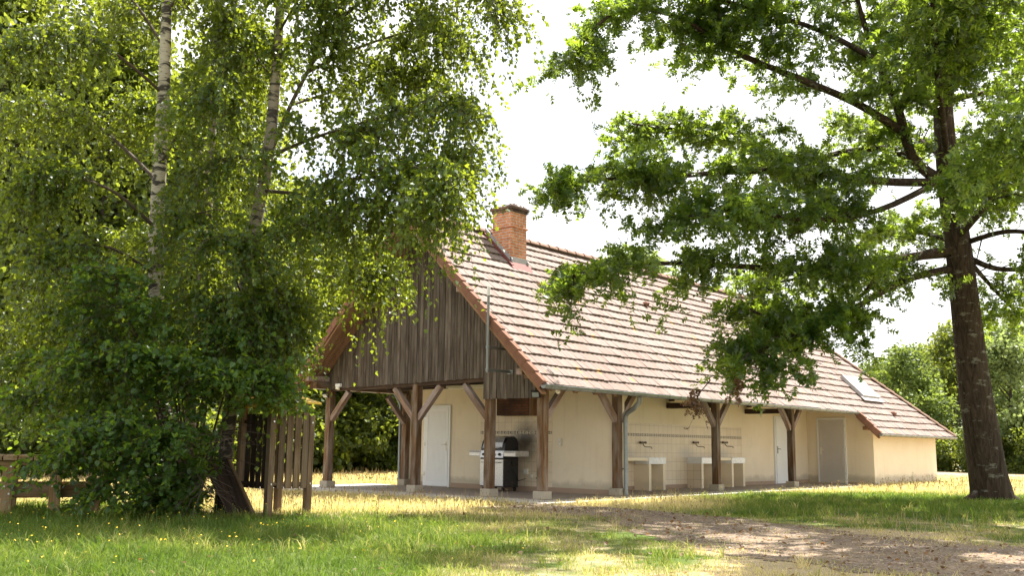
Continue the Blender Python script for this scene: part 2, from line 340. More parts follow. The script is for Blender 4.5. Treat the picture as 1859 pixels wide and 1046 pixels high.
def leafmat(name, a, c, tr, tramt=0.45, rough=0.42, spec=0.35):
    m, t, b = new_mat(name); tn = attr(t)
    col = ramp(t, tn, [(0.0, a), (0.8, c), (0.955, c), (0.985, tuple(x * y for x, y in zip(c, (2.6, 1.5, 0.6))))])
    trc = mixc(t, 1.0, ramp(t, tn, [(0.0, 0.65), (1.0, 1.35)]), tr, 'MULTIPLY')
    t.links.new(col, b.inputs['Base Color']); b.inputs['Roughness'].default_value = rough; b.inputs['Specular IOR Level'].default_value = spec
    tl = node(t, 'ShaderNodeBsdfTranslucent', {'Color': trc}); mxs = node(t, 'ShaderNodeMixShader', {0: tramt, 1: b.outputs[0], 2: tl.outputs[0]})
    t.links.new(mxs.outputs[0], t.nodes['Material Output'].inputs['Surface']); return m
M_LBIRCH = leafmat('birch_leaf', (0.013, 0.033, 0.006), (0.034, 0.070, 0.012), (0.50, 0.60, 0.035), 0.30)
M_LOAK = leafmat('oak_leaf', (0.013, 0.038, 0.010), (0.032, 0.074, 0.018), (0.46, 0.62, 0.045), 0.38, 0.36, 0.45)
M_LBUSH = leafmat('bush_leaf', (0.011, 0.035, 0.009), (0.032, 0.075, 0.017), (0.42, 0.60, 0.035), 0.29)
M_LWOOD = leafmat('woodland_leaf', (0.016, 0.030, 0.008), (0.042, 0.070, 0.016), (0.46, 0.54, 0.05), 0.34, 0.5, 0.3)
M_LPALE = leafmat('pale_leaf', (0.080, 0.120, 0.045), (0.160, 0.200, 0.080), (0.36, 0.46, 0.13), 0.4, 0.5, 0.3)
M_LDEAD = leafmat('dead_leaf', (0.10, 0.055, 0.025), (0.20, 0.11, 0.05), (0.3, 0.16, 0.06), 0.3)

def grassmat():
    m, t, b = new_mat('grass_blade'); tn = attr(t)
    col = ramp(t, tn, [(0.0, (0.068, 0.112, 0.018)), (0.35, (0.145, 0.180, 0.034)), (0.55, (0.25, 0.24, 0.085)), (0.75, (0.44, 0.355, 0.19)), (1.0, (0.54, 0.44, 0.29))])
    t.links.new(col, b.inputs['Base Color']); b.inputs['Roughness'].default_value = 0.6; b.inputs['Specular IOR Level'].default_value = 0.25
    tl = node(t, 'ShaderNodeBsdfTranslucent', {'Color': mixc(t, 1.0, col, (2.0, 2.2, 1.2, 1), 'MULTIPLY')})
    mxs = node(t, 'ShaderNodeMixShader', {0: 0.42, 1: b.outputs[0], 2: tl.outputs[0]}); t.links.new(mxs.outputs[0], t.nodes['Material Output'].inputs['Surface']); return m
M_GRASS = grassmat()
m, t, b = new_mat('lawn_soil'); v = coords(t); tn = attr(t)
g = mixc(t, noise(t, v, 14, 6, 0.7), (0.06, 0.095, 0.025), (0.11, 0.14, 0.04)); d = mixc(t, noise(t, v, 18, 6, 0.7), (0.25, 0.19, 0.11), (0.46, 0.37, 0.24))
f = ramp(t, mth(t, 'ADD', tn, mth(t, 'MULTIPLY', mth(t, 'SUBTRACT', noise(t, v, 3.0, 5), 0.5), 0.7)), [(0.35, 0.0), (0.65, 1.0)])
t.links.new(mixc(t, f, g, d), b.inputs['Base Color']); b.inputs['Roughness'].default_value = 1.0; b.inputs['Specular IOR Level'].default_value = 0.05
bump(t, b, noise(t, v, 30, 5), 0.8, 0.03); M_LAWN = m
m, t, b = new_mat('gravel_dirt'); v = coords(t)
n1 = noise(t, v, 45, 5, 0.7); n2 = noise(t, v, 1.6, 5); vo = node(t, 'ShaderNodeTexVoronoi', {'Vector': v, 'Scale': 42.0, 'Randomness': 1.0})
sepc = node(t, 'ShaderNodeSeparateColor', {0: vo.outputs['Color']}).outputs[0]
col = ramp(t, sepc, [(0.0, (0.13, 0.095, 0.068)), (0.5, (0.20, 0.152, 0.112)), (0.85, (0.26, 0.205, 0.16)), (1.0, (0.40, 0.34, 0.29))])
col = mixc(t, 0.7, col, ramp(t, n1, [(0.3, 0.6), (0.7, 1.25)]), 'MULTIPLY')
col = mixc(t, mth(t, 'MULTIPLY', ramp(t, n2, [(0.4, 0.0), (0.65, 1.0)]), 0.6), col, (0.30, 0.225, 0.145))
t.links.new(col, b.inputs['Base Color']); b.inputs['Roughness'].default_value = 1.0; b.inputs['Specular IOR Level'].default_value = 0.1
bump(t, b, mth(t, 'ADD', n1, mth(t, 'MULTIPLY', vo.outputs['Distance'], -0.8)), 0.9, 0.02); M_PATH = m

# ------------------------------------------------------------------ ground
def vnoise(x, y, s, seed):
    r = np.random.default_rng(seed); T = r.random((64, 64)); x = np.asarray(x) * s; y = np.asarray(y) * s
    xi = np.floor(x).astype(int); yi = np.floor(y).astype(int); fx = x - xi; fy = y - yi; fx = fx * fx * (3 - 2 * fx); fy = fy * fy * (3 - 2 * fy)
    g = lambda a, b_: T[a % 64, b_ % 64]
    return (g(xi, yi) * (1 - fx) + g(xi + 1, yi) * fx) * (1 - fy) + (g(xi, yi + 1) * (1 - fx) + g(xi + 1, yi + 1) * fx) * fy
def fbm(x, y, s, seed): return (vnoise(x, y, s, seed) + .5 * vnoise(x, y, s * 2.1, seed + 1) + .25 * vnoise(x, y, s * 4.3, seed + 2)) / 1.75
def sstep(a, b_, x): q = np.clip((x - a) / (b_ - a), 0, 1); return q * q * (3 - 2 * q)
def view_coords(x, y):
    dx = x - CX; dy = y - CY; f_ = dx * _F.x + dy * _F.y; r_ = dx * _Rt.x + dy * _Rt.y
    return f_, r_
PATH_CL = [(-1.9, -0.6), (-1.6, -2.2), (-2.3, -4.3), (-3.9, -6.8), (-4.7, -8.8), (-5.0, -10.6), (-5.1, -13.5), (-5.6, -18.0)]
PATH_W = [1.0, 1.0, 1.05, 1.35, 1.8, 2.1, 2.3, 2.6]
def path_amount(x, y):
    x = np.asarray(x, float); y = np.asarray(y, float); best = np.full(x.shape, -9.0)
    for (a, wa), (b_, wb) in zip(list(zip(PATH_CL, PATH_W))[:-1], list(zip(PATH_CL, PATH_W))[1:]):
        ax, ay = a; bx, by = b_; L2 = (bx - ax) ** 2 + (by - ay) ** 2
        q = np.clip(((x - ax) * (bx - ax) + (y - ay) * (by - ay)) / L2, 0, 1)
        dd = np.hypot(x - ax - q * (bx - ax), y - ay - q * (by - ay)); best = np.maximum(best, 1 - dd / (wa + (wb - wa) * q))
    return best + (fbm(x, y, 0.9, 51) - 0.5) * 0.7
def dryness(x, y):
    f_, r_ = view_coords(x, y); n = fbm(x, y, 0.35, 11); n2 = fbm(x, y, 1.3, 21)
    s = r_ / np.maximum(f_, 1)                          # bearing, right positive
    left = sstep(15.0, 18.2, f_ + (n - .5) * 5)          # straw band before the porch
    right = sstep(24.0, 27.0, f_ + (n - .5) * 3)
    k = sstep(0.10, 0.26, s + (n - .5) * .15)
    d = left * (1 - k) + right * k
    mid = sstep(-0.18, 0.05, s) * (1 - sstep(16.0, 17.5, f_)) * 0.40   # patchy centre foreground
    d = np.maximum(d, mid * (0.6 + 0.9 * n2))
    near_r = k * (1 - sstep(13.0, 17.0, f_ + (n - .5) * 3)) * 0.7
    d = np.maximum(d, near_r * (0.6 + 0.8 * n2))
    return np.clip(d * 0.76 + 0.16 + (n2 - .5) * 0.6, 0, 1)

gx = np.unique(np.concatenate([np.arange(-400, -40, 40), np.arange(-40, -17, 2), np.arange(-17, 14, .3), np.arange(14, 60, 2), np.arange(60, 441, 40)]))
gy = np.unique(np.concatenate([np.arange(-400, -40, 40), np.arange(-40, -15, 2), np.arange(-15, 10, .3), np.arange(10, 60, 2), np.arange(60, 441, 40)]))
GX, GY = np.meshgrid(gx, gy, indexing='ij'); nx, ny = GX.shape
def ground_z(x, y):
    f_, r_ = view_coords(np.asarray(x, float), np.asarray(y, float))
    return -0.035 + (fbm(x, y, 0.5, 5) - .5) * 0.05
GZ = ground_z(GX, GY)
ii, jj = np.meshgrid(np.arange(nx - 1), np.arange(ny - 1), indexing='ij'); a0 = (ii * ny + jj).ravel()
lp = np.stack([a0, a0 + ny, a0 + ny + 1, a0 + 1], 1).ravel()
lawn = big_mesh('lawn', np.stack([GX, GY, GZ], -1).reshape(-1, 3), lp, np.arange(0, len(lp), 4), dryness(GX, GY).ravel(), M_LAWN)
tag(lawn, 'wide lawn of green and straw dry grass around the barn', None, None, 'structure')
# path sheet
px_, py_ = np.meshgrid(np.arange(-10.5, 2, .12), np.arange(-18, -0.5, .12), indexing='ij'); pa = path_amount(px_, py_); ok = pa > -0.12
nyp = px_.shape[1]; i_, j_ = np.meshgrid(np.arange(px_.shape[0] - 1), np.arange(nyp - 1), indexing='ij')
quad_ok = (ok[:-1, :-1] & ok[1:, :-1] & ok[1:, 1:] & ok[:-1, 1:]).ravel(); a0 = (i_ * nyp + j_).ravel()[quad_ok]
lp = np.stack([a0, a0 + nyp, a0 + nyp + 1, a0 + 1], 1).ravel(); used, inv = np.unique(lp, return_inverse=True)
pco = np.stack([px_, py_, ground_z(px_, py_) + 0.006], -1).reshape(-1, 3)[used]
path = big_mesh('path', pco, inv, np.arange(0, len(lp), 4), np.zeros(len(used)), M_PATH)
tag(path, 'bare gravel and dirt path crossing the lawn to the porch', None, None, 'structure')
# patio slab
SLAB = [(-1.02, -0.95), (2.2, -0.92), (15.78, -0.92), (15.78, 1.49), (2.97, 1.49), (2.74, 8.3), (-1.75, 8.5)]
o = MB().prism([(x, y, -0.12) for x, y in SLAB], (0, 0, 0.12)).build('patio', M_SLAB); tag(o, 'pale concrete patio slab under and around the porch', None, None, 'structure')
PORCH = [(-0.05, -0.1), (15.7, -0.1), (15.7, 1.48), (2.98, 1.48), (2.72, 7.0), (-0.05, 7.0)]
o = MB().prism([(x, y, -0.02) for x, y in PORCH], (0, 0, 0.0245)).build('porch_floor', M_PAVE); tag(o, 'reddish tiled floor under the porch roof', None, None, 'structure')

# ------------------------------------------------------------------ barn
barn = thing('barn', 'long cream rendered barn with steep tiled roof, timber porch and brick chimney', 'building', (0, 0, 0))
SL = 0.991; EY, EZ = -0.567, 2.272; RY, RZ = 3.512, 6.315; X0, XR = -0.733, 16.6
def roofz(y): return EZ + (y - EY) * SL if y < RY else RZ - (y - RY) * SL
LY = 7.33; XE = 22.12; EY2 = EY - 3 * 0.319 * math.cos(math.atan(SL)); XB = 14.9
# walls
def wall(name, lo, hi, mat=M_WALL): return MB().box(lo, hi).build(name, mat, barn)
wall('wall', (2.75, 0.03, 0.0), (2.95, 7.0, 2.74))
wall('wall', (2.955, 1.5, 0.0), (15.79, 1.7, 4.1))
MB().prism([(15.8, -0.7, -.03), (15.8, 6.99, -.03), (15.8, 6.99, 2.6), (15.8, 3.5, 5.9), (15.8, -0.7, 1.98)], (0.2, 0, 0)).build('wall', M_WALL, barn)
wall('wall', (16.005, -0.7, -.03), (21.72, -0.5, 1.98)); wall('wall', (21.52, -0.495, -.03), (21.72, 6.99, 1.9)); wall('wall', (2.955, 6.8, 0), (15.79, 6.99, 2.62)); wall('wall', (16.005, 6.8, -.03), (21.51, 6.99, 1.9))
for lo, hi in (((2.735, 0.02, 0.003), (2.75, 5.26, 0.12)), ((2.735, 6.27, 0.003), (2.75, 7.0, 0.12)), ((2.96, 1.485, 0.003), (13.30, 1.5, 0.11)), ((14.28, 1.485, 0.003), (15.785, 1.5, 0.11)), ((15.785, -0.68, 0.0), (15.8, 0.18, 0.06)), ((2.735, 0.005, 0.003), (2.97, 0.03, 0.12))):
    MB().box(lo, hi).build('skirting', M_BASE, barn, 0.002)
# roof tiles
def tile_slope(mb, org, u, v, ulen, rows, g, tw=0.172, seed=1):
    rs = random.Random(seed); u = Vector(u).normalized(); v = Vector(v).normalized(); n = u.cross(v); n = n if n.z > 0 else -n
    org = Vector(org); cols = int(math.ceil(ulen / tw))
    for r_ in range(rows):
        off = (r_ % 2) * tw * 0.5
        for c in range(-1, cols + 1):
            a = max(0, c * tw + off + 0.003); b_ = min(ulen, (c + 1) * tw + off - 0.003)
            if b_ - a < 0.02: continue
            j = rs.uniform(-.009, .009) + (rs.uniform(-.03, .0) if rs.random() < .02 else 0); hj = rs.uniform(-.008, .010); lo = r_ * g + j; hi = (r_ + 1) * g + 0.035
            P = lambda uu, vv, h: org + u * uu + v * vv + n * (h + .010 * math.sin(uu * .45 + seed) * math.sin(vv * .9 + 1) + .003 * math.sin(uu * 2.3 + r_ * 1.7)) + v * (.005 * math.sin(uu * .7 + r_ * .9))
            m1 = a + (b_ - a) * .5
            vs = [P(a, lo, .0), P(b_, lo, .0), P(b_, hi, -.01), P(a, hi, -.01), P(a, lo, .052 + hj), P(m1, lo - .006, .062 + hj), P(b_, lo, .052 + hj), P(b_, hi, .012), P(m1, hi, .018), P(a, hi, .012)]
            mb.add(vs, [(4, 5, 8, 9), (5, 6, 7, 8), (0, 1, 6, 5, 4), (1, 2, 7, 6), (3, 0, 4, 9), (0, 3, 2, 1)], rs.random())
def clip(o, co, no):
    bm = bmesh.new(); bm.from_mesh(o.data); bmesh.ops.bisect_plane(bm, geom=bm.verts[:] + bm.edges[:] + bm.faces[:], plane_co=Vector(co), plane_no=Vector(no), clear_outer=True); bm.to_mesh(o.data); bm.free()
ca = math.cos(math.atan(SL)); sa = math.sin(math.atan(SL)); G = 0.319
mb = MB(); tile_slope(mb, (X0, EY, EZ - .03), (1, 0, 0), (0, ca, sa), XE - X0, 18, G, seed=3)
tile_slope(mb, (XB, EY2, EZ - .03 - (EY - EY2) * SL), (1, 0, 0), (0, ca, sa), XE - XB, 3, G, seed=4)
roof = mb.build('roof', M_ROOF, barn)
hx, hy = XE - XR, EY2 - RY; clip(roof, (XR, RY, 0), Vector((-hy, hx, 0)).normalized() if False else Vector((-hy, hx, 0)) * (1 if (Vector((-hy, hx, 0)).dot(Vector((1, 0, 0))) > 0) else -1))
mb = MB(); tile_slope(mb, (X0, LY, roofz(LY) - .03), (1, 0, 0), (0, -ca, sa), XE - X0, 17, 5.43 / 17 * (LY - RY) / 3.82, seed=5)
roofb = mb.build('roof', M_ROOF, barn); clip(roofb, (XR, RY, 0), Vector((8.27 - RY, -(XE - XR), 0)) * 1.0)
zE2 = EZ - (EY - EY2) * SL; hl = math.hypot(XE - XR, RZ - zE2)
mb = MB(); tile_slope(mb, (XE, EY2, zE2 - .03), (0, 1, 0), (-(XE - XR) / hl, 0, (RZ - zE2) / hl), 2 * (RY - EY2), 20, hl / 20, seed=6)
roofh = mb.build('roof', M_ROOF, barn); clip(roofh, (XR, RY, 0), -Vector((-hy, hx, 0))); clip(roofh, (XR, RY, 0), -Vector((8.27 - RY, -(XE - XR), 0)))
# timber deck under the tiles
def deck(poly): return MB().prism([(x, y, (RZ - (RZ - zE2) * (x - XR) / (XE - XR) if h else roofz(y)) - 0.115) for x, y, h in poly], (0, 0, 0.05)).build('roof_deck', M_SOFFIT, barn)
deck([(X0 + .04, EY + .03, 0), (XB + .02, EY + .03, 0), (XB + .02, EY2 + .03, 0), (XE - .06, EY2 + .03, 0), (XR, RY - .01, 0), (X0 + .04, RY - .01, 0)])
deck([(X0 + .04, RY + .01, 0), (XR, RY + .01, 0), (XE - 1.2, LY - .03, 0), (X0 + .04, LY - .03, 0)])
deck([(XE - .04, EY2 + .06, 1), (XE - .04, 8.2, 1), (XR + .02, RY, 1)])
# ridge and hip tiles
def round_tiles(name, p0, p1, n, r=0.125):
    p0 = Vector(p0); p1 = Vector(p1); d = (p1 - p0) / n; mb = MB()
    dn = d.normalized(); s = dn.cross(Vector((0, 0, 1))).normalized(); up = s.cross(dn)
    for k in range(n):
        a = p0 + d * k; b_ = p0 + d * (k + 1.10); K = 8; vs = []
        for q, rr in ((a, r + .015), (b_, r - .012)):
            for off in (0, -.02):
                for i in range(K + 1):
                    th = math.pi * i / K; vs.append(q + s * math.cos(th) * (rr + off) + up * (math.sin(th) * (rr + off) * .85 - .02))
        L = K + 1; fs = []
        for i in range(K): fs += [(i, i + 1, 2 * L + i + 1, 2 * L + i), (L + i + 1, L + i, 3 * L + i, 3 * L + i + 1), (i + 1, i, L + i, L + i + 1), (2 * L + i, 2 * L + i + 1, 3 * L + i + 1, 3 * L + i)]
        mb.add(vs, fs, random.random())
    return mb.build(name, M_RIDGE, barn, smooth=True)
round_tiles('ridge_tiles', (X0, RY, RZ + .02), (XR, RY, RZ + .02), 44)
round_tiles('hip_tiles', (XE, EY2, zE2 + .02), (XR, RY, RZ + .02), 22, 0.11)
round_tiles('hip_tiles', (XE, 8.27, zE2 + .02), (XR, RY, RZ + .02), 22, 0.11)
# verge tiles, one run per rake
def verge(x, y0, y1, z0, rows, sgn):
    mb = MB(); d = Vector((0, y1 - y0, abs(y1 - y0) * SL)) / rows; dn = d.normalized(); n = Vector((0, -sgn * dn.z, abs(dn.y)))
    for k in range(rows):
        a = Vector((x, y0, z0)) + d * (k - .02); b_ = a + d * 1.03; h0, h1 = .075, .045
        mb.prism([a + n * h0, b_ + n * h1, b_ - n * .11, a - n * .10], (-.03, 0, 0), random.random())
        mb.prism([a + n * h0, b_ + n * h1, b_ + n * (h1 - .02), a + n * (h0 - .02)], (.11, 0, 0), random.random())
    return mb.build('verge_tiles', M_TERRA, barn)
verge(X0, EY, RY, EZ, 18, 1); verge(X0, LY, RY, roofz(LY), 17, -1); verge(XB, EY2, EY, zE2, 3, 1)
beam('bargeboard', (X0 + .07, EY + .02, EZ - .18), (X0 + .07, RY, RZ - .20), 0.05, 0.13, M_SOFFIT, barn, 0.004, Vector((1, 0, 0)))
beam('bargeboard', (X0 + .07, LY - .02, roofz(LY) - .18), (X0 + .07, RY + .03, RZ - .22), 0.05, 0.13, M_SOFFIT, barn, 0.004, Vector((1, 0, 0)))
beam('bargeboard', (XB + .05, EY2 + .02, zE2 - .14), (XB + .05, EY + .02, EZ - .15), 0.05, 0.10, M_TERRA, barn, 0.004, Vector((1, 0, 0)))
for x in (-0.35, 0.5, 1.2, 1.9):
    beam('rafter', (x, LY - .1, roofz(LY - .1) - .19), (x, RY + .05, RZ - .24), 0.08, 0.13, M_SOFFIT, barn, 0.004, Vector((1, 0, 0)))
    beam('rafter', (x, EY + .1, roofz(EY + .1) - .19), (x, RY - .05, RZ - .24), 0.08, 0.13, M_SOFFIT, barn, 0.004, Vector((1, 0, 0)))
for yy, zz in ((6.95, 2.66), (0.09, 2.55), (5.2, 4.40), (1.82, 4.40)):
    beam('purlin', (X0 + .05, yy, zz), (2.7, yy, zz), 0.13, 0.16, M_BRACE, barn)
beam('purlin', (15.35, -0.62, 1.78), (15.78, -0.62, 1.78), 0.12, 0.14, M_SOFFIT, barn)
# vent tiles
for px, py in ((980, 519), (1172, 553), (1622, 752)):
    r = ray(px, py); q = (EZ + .05 - EY * SL - CZ + CY * SL) / (r.z - SL * r.y); p = CP + r * q
    mb = MB(); mb.tube([p + Vector((0, .1, .05)), p + Vector((0, .0, .03)), p + Vector((0, -.07, -.02))], [.02, .07, .075], 8); mb.build('vent_tile', M_TERRA, roof, smooth=True)
# gutters
def gutter(x0, x1, y, z, r=0.068):
    mb = MB(); K = 8; vs = []; 
    for x in (x0, x1):
        for rr in (r, r - .006):
            for i in range(K + 1):
                th = math.pi + math.pi * i / K; vs.append((x, y + math.cos(th) * rr, z + math.sin(th) * rr))
    L = K + 1; fs = []
    for i in range(K): fs += [(i, i + 1, 2 * L + i + 1, 2 * L + i), (L + i, L + i + 1, 3 * L + i + 1, 3 * L + i)]
    fs += [tuple(range(L)) , tuple(range(2 * L, 3 * L)), (0, L, 3 * L, 2 * L), (K, L + K, 3 * L + K, 2 * L + K)]
    mb.add(vs, fs); x = x0 + .2
    mb.tube([(x0, y - r, z), (x1, y - r, z)], .011, 6)
    while x < x1:
        pts = [(x, y + math.cos(math.pi + math.pi * i / 8) * (r + .004), z + math.sin(math.pi + math.pi * i / 8) * (r + .004)) for i in range(9)]
        mb.tube(pts, .008, 4); x += .48
    return mb.build('gutter', M_ZINC, barn, smooth=True)
gutter(X0 - .03, XB - .02, EY - .045, EZ - .02); gutter(X0 + .1, 16.5, LY + .05, roofz(LY) - .03); gutter(XB - .02, XE + .03, EY2 - .045, zE2 - .025, .055)
dp = MB().tube([(2.62, -0.61, 2.17), (2.63, -0.59, 2.06), (2.70, -.40, 1.93), (2.77, -.17, 1.83), (2.80, -.10, 1.74), (2.80, -.10, 1.6), (2.80, -.10, 0.02)], [.055] * 4 + [.05] * 3, 12).build('downpipe', M_ZINC, barn, smooth=True)
for z in (1.62, .58): MB().cyl((2.80, -.10, z), (2.80, -.10, z + .03), .058, 12).box((2.79, -.06, z), (2.81, .02, z + .03)).build('pipe_clip', M_ZINC, dp)
MB().tube([(2.60, 7.33, 2.45), (2.60, 7.2, 2.3), (2.62, 7.10, 2.15), (2.62, 7.08, 0.02)], .045, 10).build('downpipe', M_ZINC, barn, smooth=True)
# posts, plinths and braces
S = 0.174
def post(x, y, ztop, braces, plinth=True):
    c = Vector((x + S / 2, y + S / 2, 0))
    p = beam('post', c + Vector((0, 0, .165)), c + Vector((0, 0, ztop)), S, S, M_POST, barn, 0.008, wob=.004)
    if plinth: MB().box((x - .055, y - .055, 0.002), (x + S + .055, y + S + .055, .166)).build('plinth', M_CONC, p, 0.012)
    for dx, dy, run in braces:
        d = Vector((dx, dy, 0)); top = ztop - .02 if ztop > 2.3 else ztop
        a = c + d * (S / 2 - .02) + Vector((0, 0, 1.66)); b_ = a + d * run + Vector((0, 0, run * 1.06))
        beam('brace', a, b_, 0.13, 0.12, M_BRACE, p, 0.006, Vector((-dy, dx, 0)))
    return p
post(0, 0, 2.42, [(1, 0, .66)]); post(0, 1.456, 2.1, [(0, 1, .70)]); post(0, 3.722, 2.46, [(0, 1, .68), (0, -1, .70)]); post(0, 6.851, 2.42, [(0, -1, .64)])
post(2.60, 6.851, 2.42, [(-1, 0, .62)]); post(2.66, -0.13 + .13, 2.42, [(1, 0, .66), (-1, 0, .66)])
post(7.094, 0, 2.42, [(1, 0, .62), (-1, 0, .66)]); post(11.473, 0, 2.42, [(1, 0, .62), (-1, 0, .66)])
beam('eave_beam', (X0 + .3, .087, 2.50), (15.75, .087, 2.50), 0.16, 0.16, M_POST, barn); beam('eave_beam', (X0 + .3, 6.938, 2.50), (2.7, 6.938, 2.50), 0.16, 0.16, M_POST, barn)
beam('gable_beam', (.087, .18, 2.52), (.087, 6.84, 2.44), 0.16, 0.14, M_DARKW, barn)
for x in (7.18, 11.56):
    beam('tie_beam', (x, .17, 2.19), (x, 1.49, 2.19), 0.14, 0.24, M_DARKW, barn, ref=Vector((1, 0, 0)))
    beam('tie_beam', (x, 1.40, 2.315), (x, 1.40, 2.9), 0.12, 0.12, M_DARKW, barn)
MB().box((0.2, 0.2, 2.60), (2.745, 6.83, 2.63)).build('ceiling', M_DARKW, barn)
for x in (0.75, 1.4, 2.05): beam('joist', (x, .18, 2.53), (x, 6.84, 2.53), 0.09, 0.13, M_DARKW, barn)
# gable cladding
mb = MB(); y = -0.33; rs = random.Random(5)
while y < 6.99:
    wd = rs.uniform(.085, .105); y1 = min(y + wd, 7.0)
    ym = (y + y1) / 2
    zb = 2.30 if ym < .16 else (2.054 if ym < 1.63 else 2.546 + (2.419 - 2.546) * ym / 6.851)
    zb += rs.uniform(-.008, .008)
    za, zc = roofz(y) - .13, roofz(y1) - .13
    xo = rs.uniform(-.006, .004)
    mb.prism([(-.006 + xo, y + .003, zb), (-.006 + xo, y1 - .003, zb), (-.006 + xo, y1 - .003, zc), (-.006 + xo, y + .003, za)], (-.025, 0, 0), rs.random())
    y = y1 + rs.uniform(.000, .006)
mb.build('cladding', M_CLAD, barn)
MB().prism([(.012, 1.66, 2.58), (.012, 6.93, 2.50), (.012, 6.93, roofz(6.93) - .15), (.012, RY, RZ - .17), (.012, 0.0, roofz(0.0) - .15), (.012, 0, 2.45), (.012, 1.6, 2.45)], (.03, 0, 0)).build('gable_backing', M_DARKW, barn)
# door helpers
def door_x(x, y0, y1, h, hinge_hi, leafm):
    """door on a wall facing -X"""
    fr = MB(); fr.box((x - .045, y0 - .06, .003), (x, y0, h + .06)); fr.box((x - .045, y1, .003), (x, y1 + .06, h + .06)); fr.box((x - .045, y0, h), (x, y1, h + .06))
    d = MB(); d.box((x - .035, y0 + .004, .02), (x - .002, y1 - .004, h - .004))
    for lo, hi in (((x - .05, y0 + .006, .022), (x - .035, y0 + .10, h - .006)), ((x - .05, y1 - .10, .022), (x - .035, y1 - .006, h - .006)), ((x - .05, y0 + .1, .022), (x - .035, y1 - .1, .14)), ((x - .05, y0 + .1, h - .1), (x - .035, y1 - .1, h - .006))): d.box(lo, hi)
    yy = y0 + .115
    while yy < y1 - .12: d.box((x - .041, yy, .14), (x - .034, yy + .038, h - .1)); yy += .046
    do = d.build('door', leafm, barn); fr.build('door_frame', M_WHITE, do, .003)
    hy_ = y0 + .06 if hinge_hi else y1 - .06; s = 1 if hinge_hi else -1
    hb = MB(); hb.box((x - .058, hy_ - .02, .93), (x - .05, hy_ + .02, 1.17)); hb.tube([(x - .055, hy_, 1.09), (x - .095, hy_, 1.09), (x - .1, hy_ + s * .03, 1.09), (x - .1, hy_ + s * .12, 1.085)], .010, 8); hb.cyl((x - .05, hy_, 1.0), (x - .062, hy_, 1.0), .012, 10); hb.build('handle', M_PLAST, do, smooth=True)
    for z in (.28, 1.05, 1.80):
        q = y1 if hinge_hi else y0; mb = MB(); mb.cyl((x - .06, q + .005, z), (x - .06, q + .005, z + .10), .014, 10); mb.box((x - .062, q - .03, z + .01), (x - .046, q + .035, z + .09)); mb.build('hinge', M_BOLT, do)
    return do
yd0, yd1 = onx(816, 884, 2.75).y, onx(777, 884, 2.75).y
door_x(2.75, 5.36, 6.21, 2.05, True, M_WHITE)
door_x(15.8, onx(1536, 870, 15.8).y, onx(1490, 870, 15.8).y, 2.06, False, M_GREYDOOR)
# door facing -Y
dx0, dx1 = 13.38, 14.2
d = MB(); d.box((dx0, 1.44, .02), (dx1, 1.478, 2.06))
for lo, hi in (((dx0, 1.43, .02), (dx0 + .1, 1.44, 2.06)), ((dx1 - .1, 1.43, .02), (dx1, 1.44, 2.06)), ((dx0 + .1, 1.43, .02), (dx1 - .1, 1.44, .16)), ((dx0 + .1, 1.43, 1.95), (dx1 - .1, 1.44, 2.06))): d.box(lo, hi)
do = d.build('door', M_WHITE, barn); fr = MB(); fr.box((dx0 - .06, 1.45, .003), (dx0 - .002, 1.5, 2.12)); fr.box((dx1 + .002, 1.45, .003), (dx1 + .06, 1.5, 2.12)); fr.box((dx0 - .002, 1.45, 2.062), (dx1 + .002, 1.5, 2.12)); fr.build('door_frame', M_WHITE, do, .003)
MB().box((dx0 + .04, 1.42, .95), (dx0 + .08, 1.43, 1.17)).tube([(dx0 + .06, 1.425, 1.09), (dx0 + .06, 1.38, 1.09), (dx0 + .17, 1.375, 1.085)], .01, 8).build('handle', M_BRASS, do)
# tiled splashbacks
MB().box((3.0, 1.492, .112), (11.22, 1.4995, 1.70)).build('tile_panel', M_TILE, barn)
MB().box((2.742, 1.95, .122), (2.7495, 4.26, 2.3)).build('tile_panel', M_TILE, barn)
def decor(lo, hi): return MB().box(lo, hi).build('decor_band', M_DECOR, barn)
m, t, b = new_mat('decor_tile'); uv, s = boxuv(t); us = node(t, 'ShaderNodeSeparateXYZ', {0: uv}); f = mth(t, 'FRACT', mth(t, 'DIVIDE', us.outputs[0], .215))
def within(a, c): return mth(t, 'MULTIPLY', mth(t, 'GREATER_THAN', f, a), mth(t, 'LESS_THAN', f, c))
v_ = mth(t, 'ABSOLUTE', mth(t, 'SUBTRACT', us.outputs[1], 1.3975)); ing = mth(t, 'LESS_THAN', v_, .034); notmid = mth(t, 'GREATER_THAN', v_, .006)
mk = mth(t, 'MULTIPLY', ing, mth(t, 'ADD', mth(t, 'ADD', within(.02, .20), mth(t, 'MULTIPLY', within(.30, .62), notmid)), mth(t, 'ADD', within(.70, .78), mth(t, 'MULTIPLY', within(.84, .98), notmid))))
t.links.new(mixc(t, mk, (0.70, 0.60, 0.44), (0.10, 0.075, 0.05)), b.inputs['Base Color']); b.inputs['Roughness'].default_value = .4; M_DECOR = m
decor((3.05, 1.489, 1.36), (11.2, 1.4918, 1.435)); decor((2.7392, 1.96, 1.36), (2.7418, 4.25, 1.435))
# brick hood of the fireplace
hd = MB().box((2.42, 2.38, 1.80), (2.741, 3.44, 2.595)).build('brick_hood', M_HOOD, barn, .006)
MB().box((2.39, 2.33, 1.79), (2.742, 2.378, 2.595)).build('hood_trim', M_SOFFIT, hd, .004)
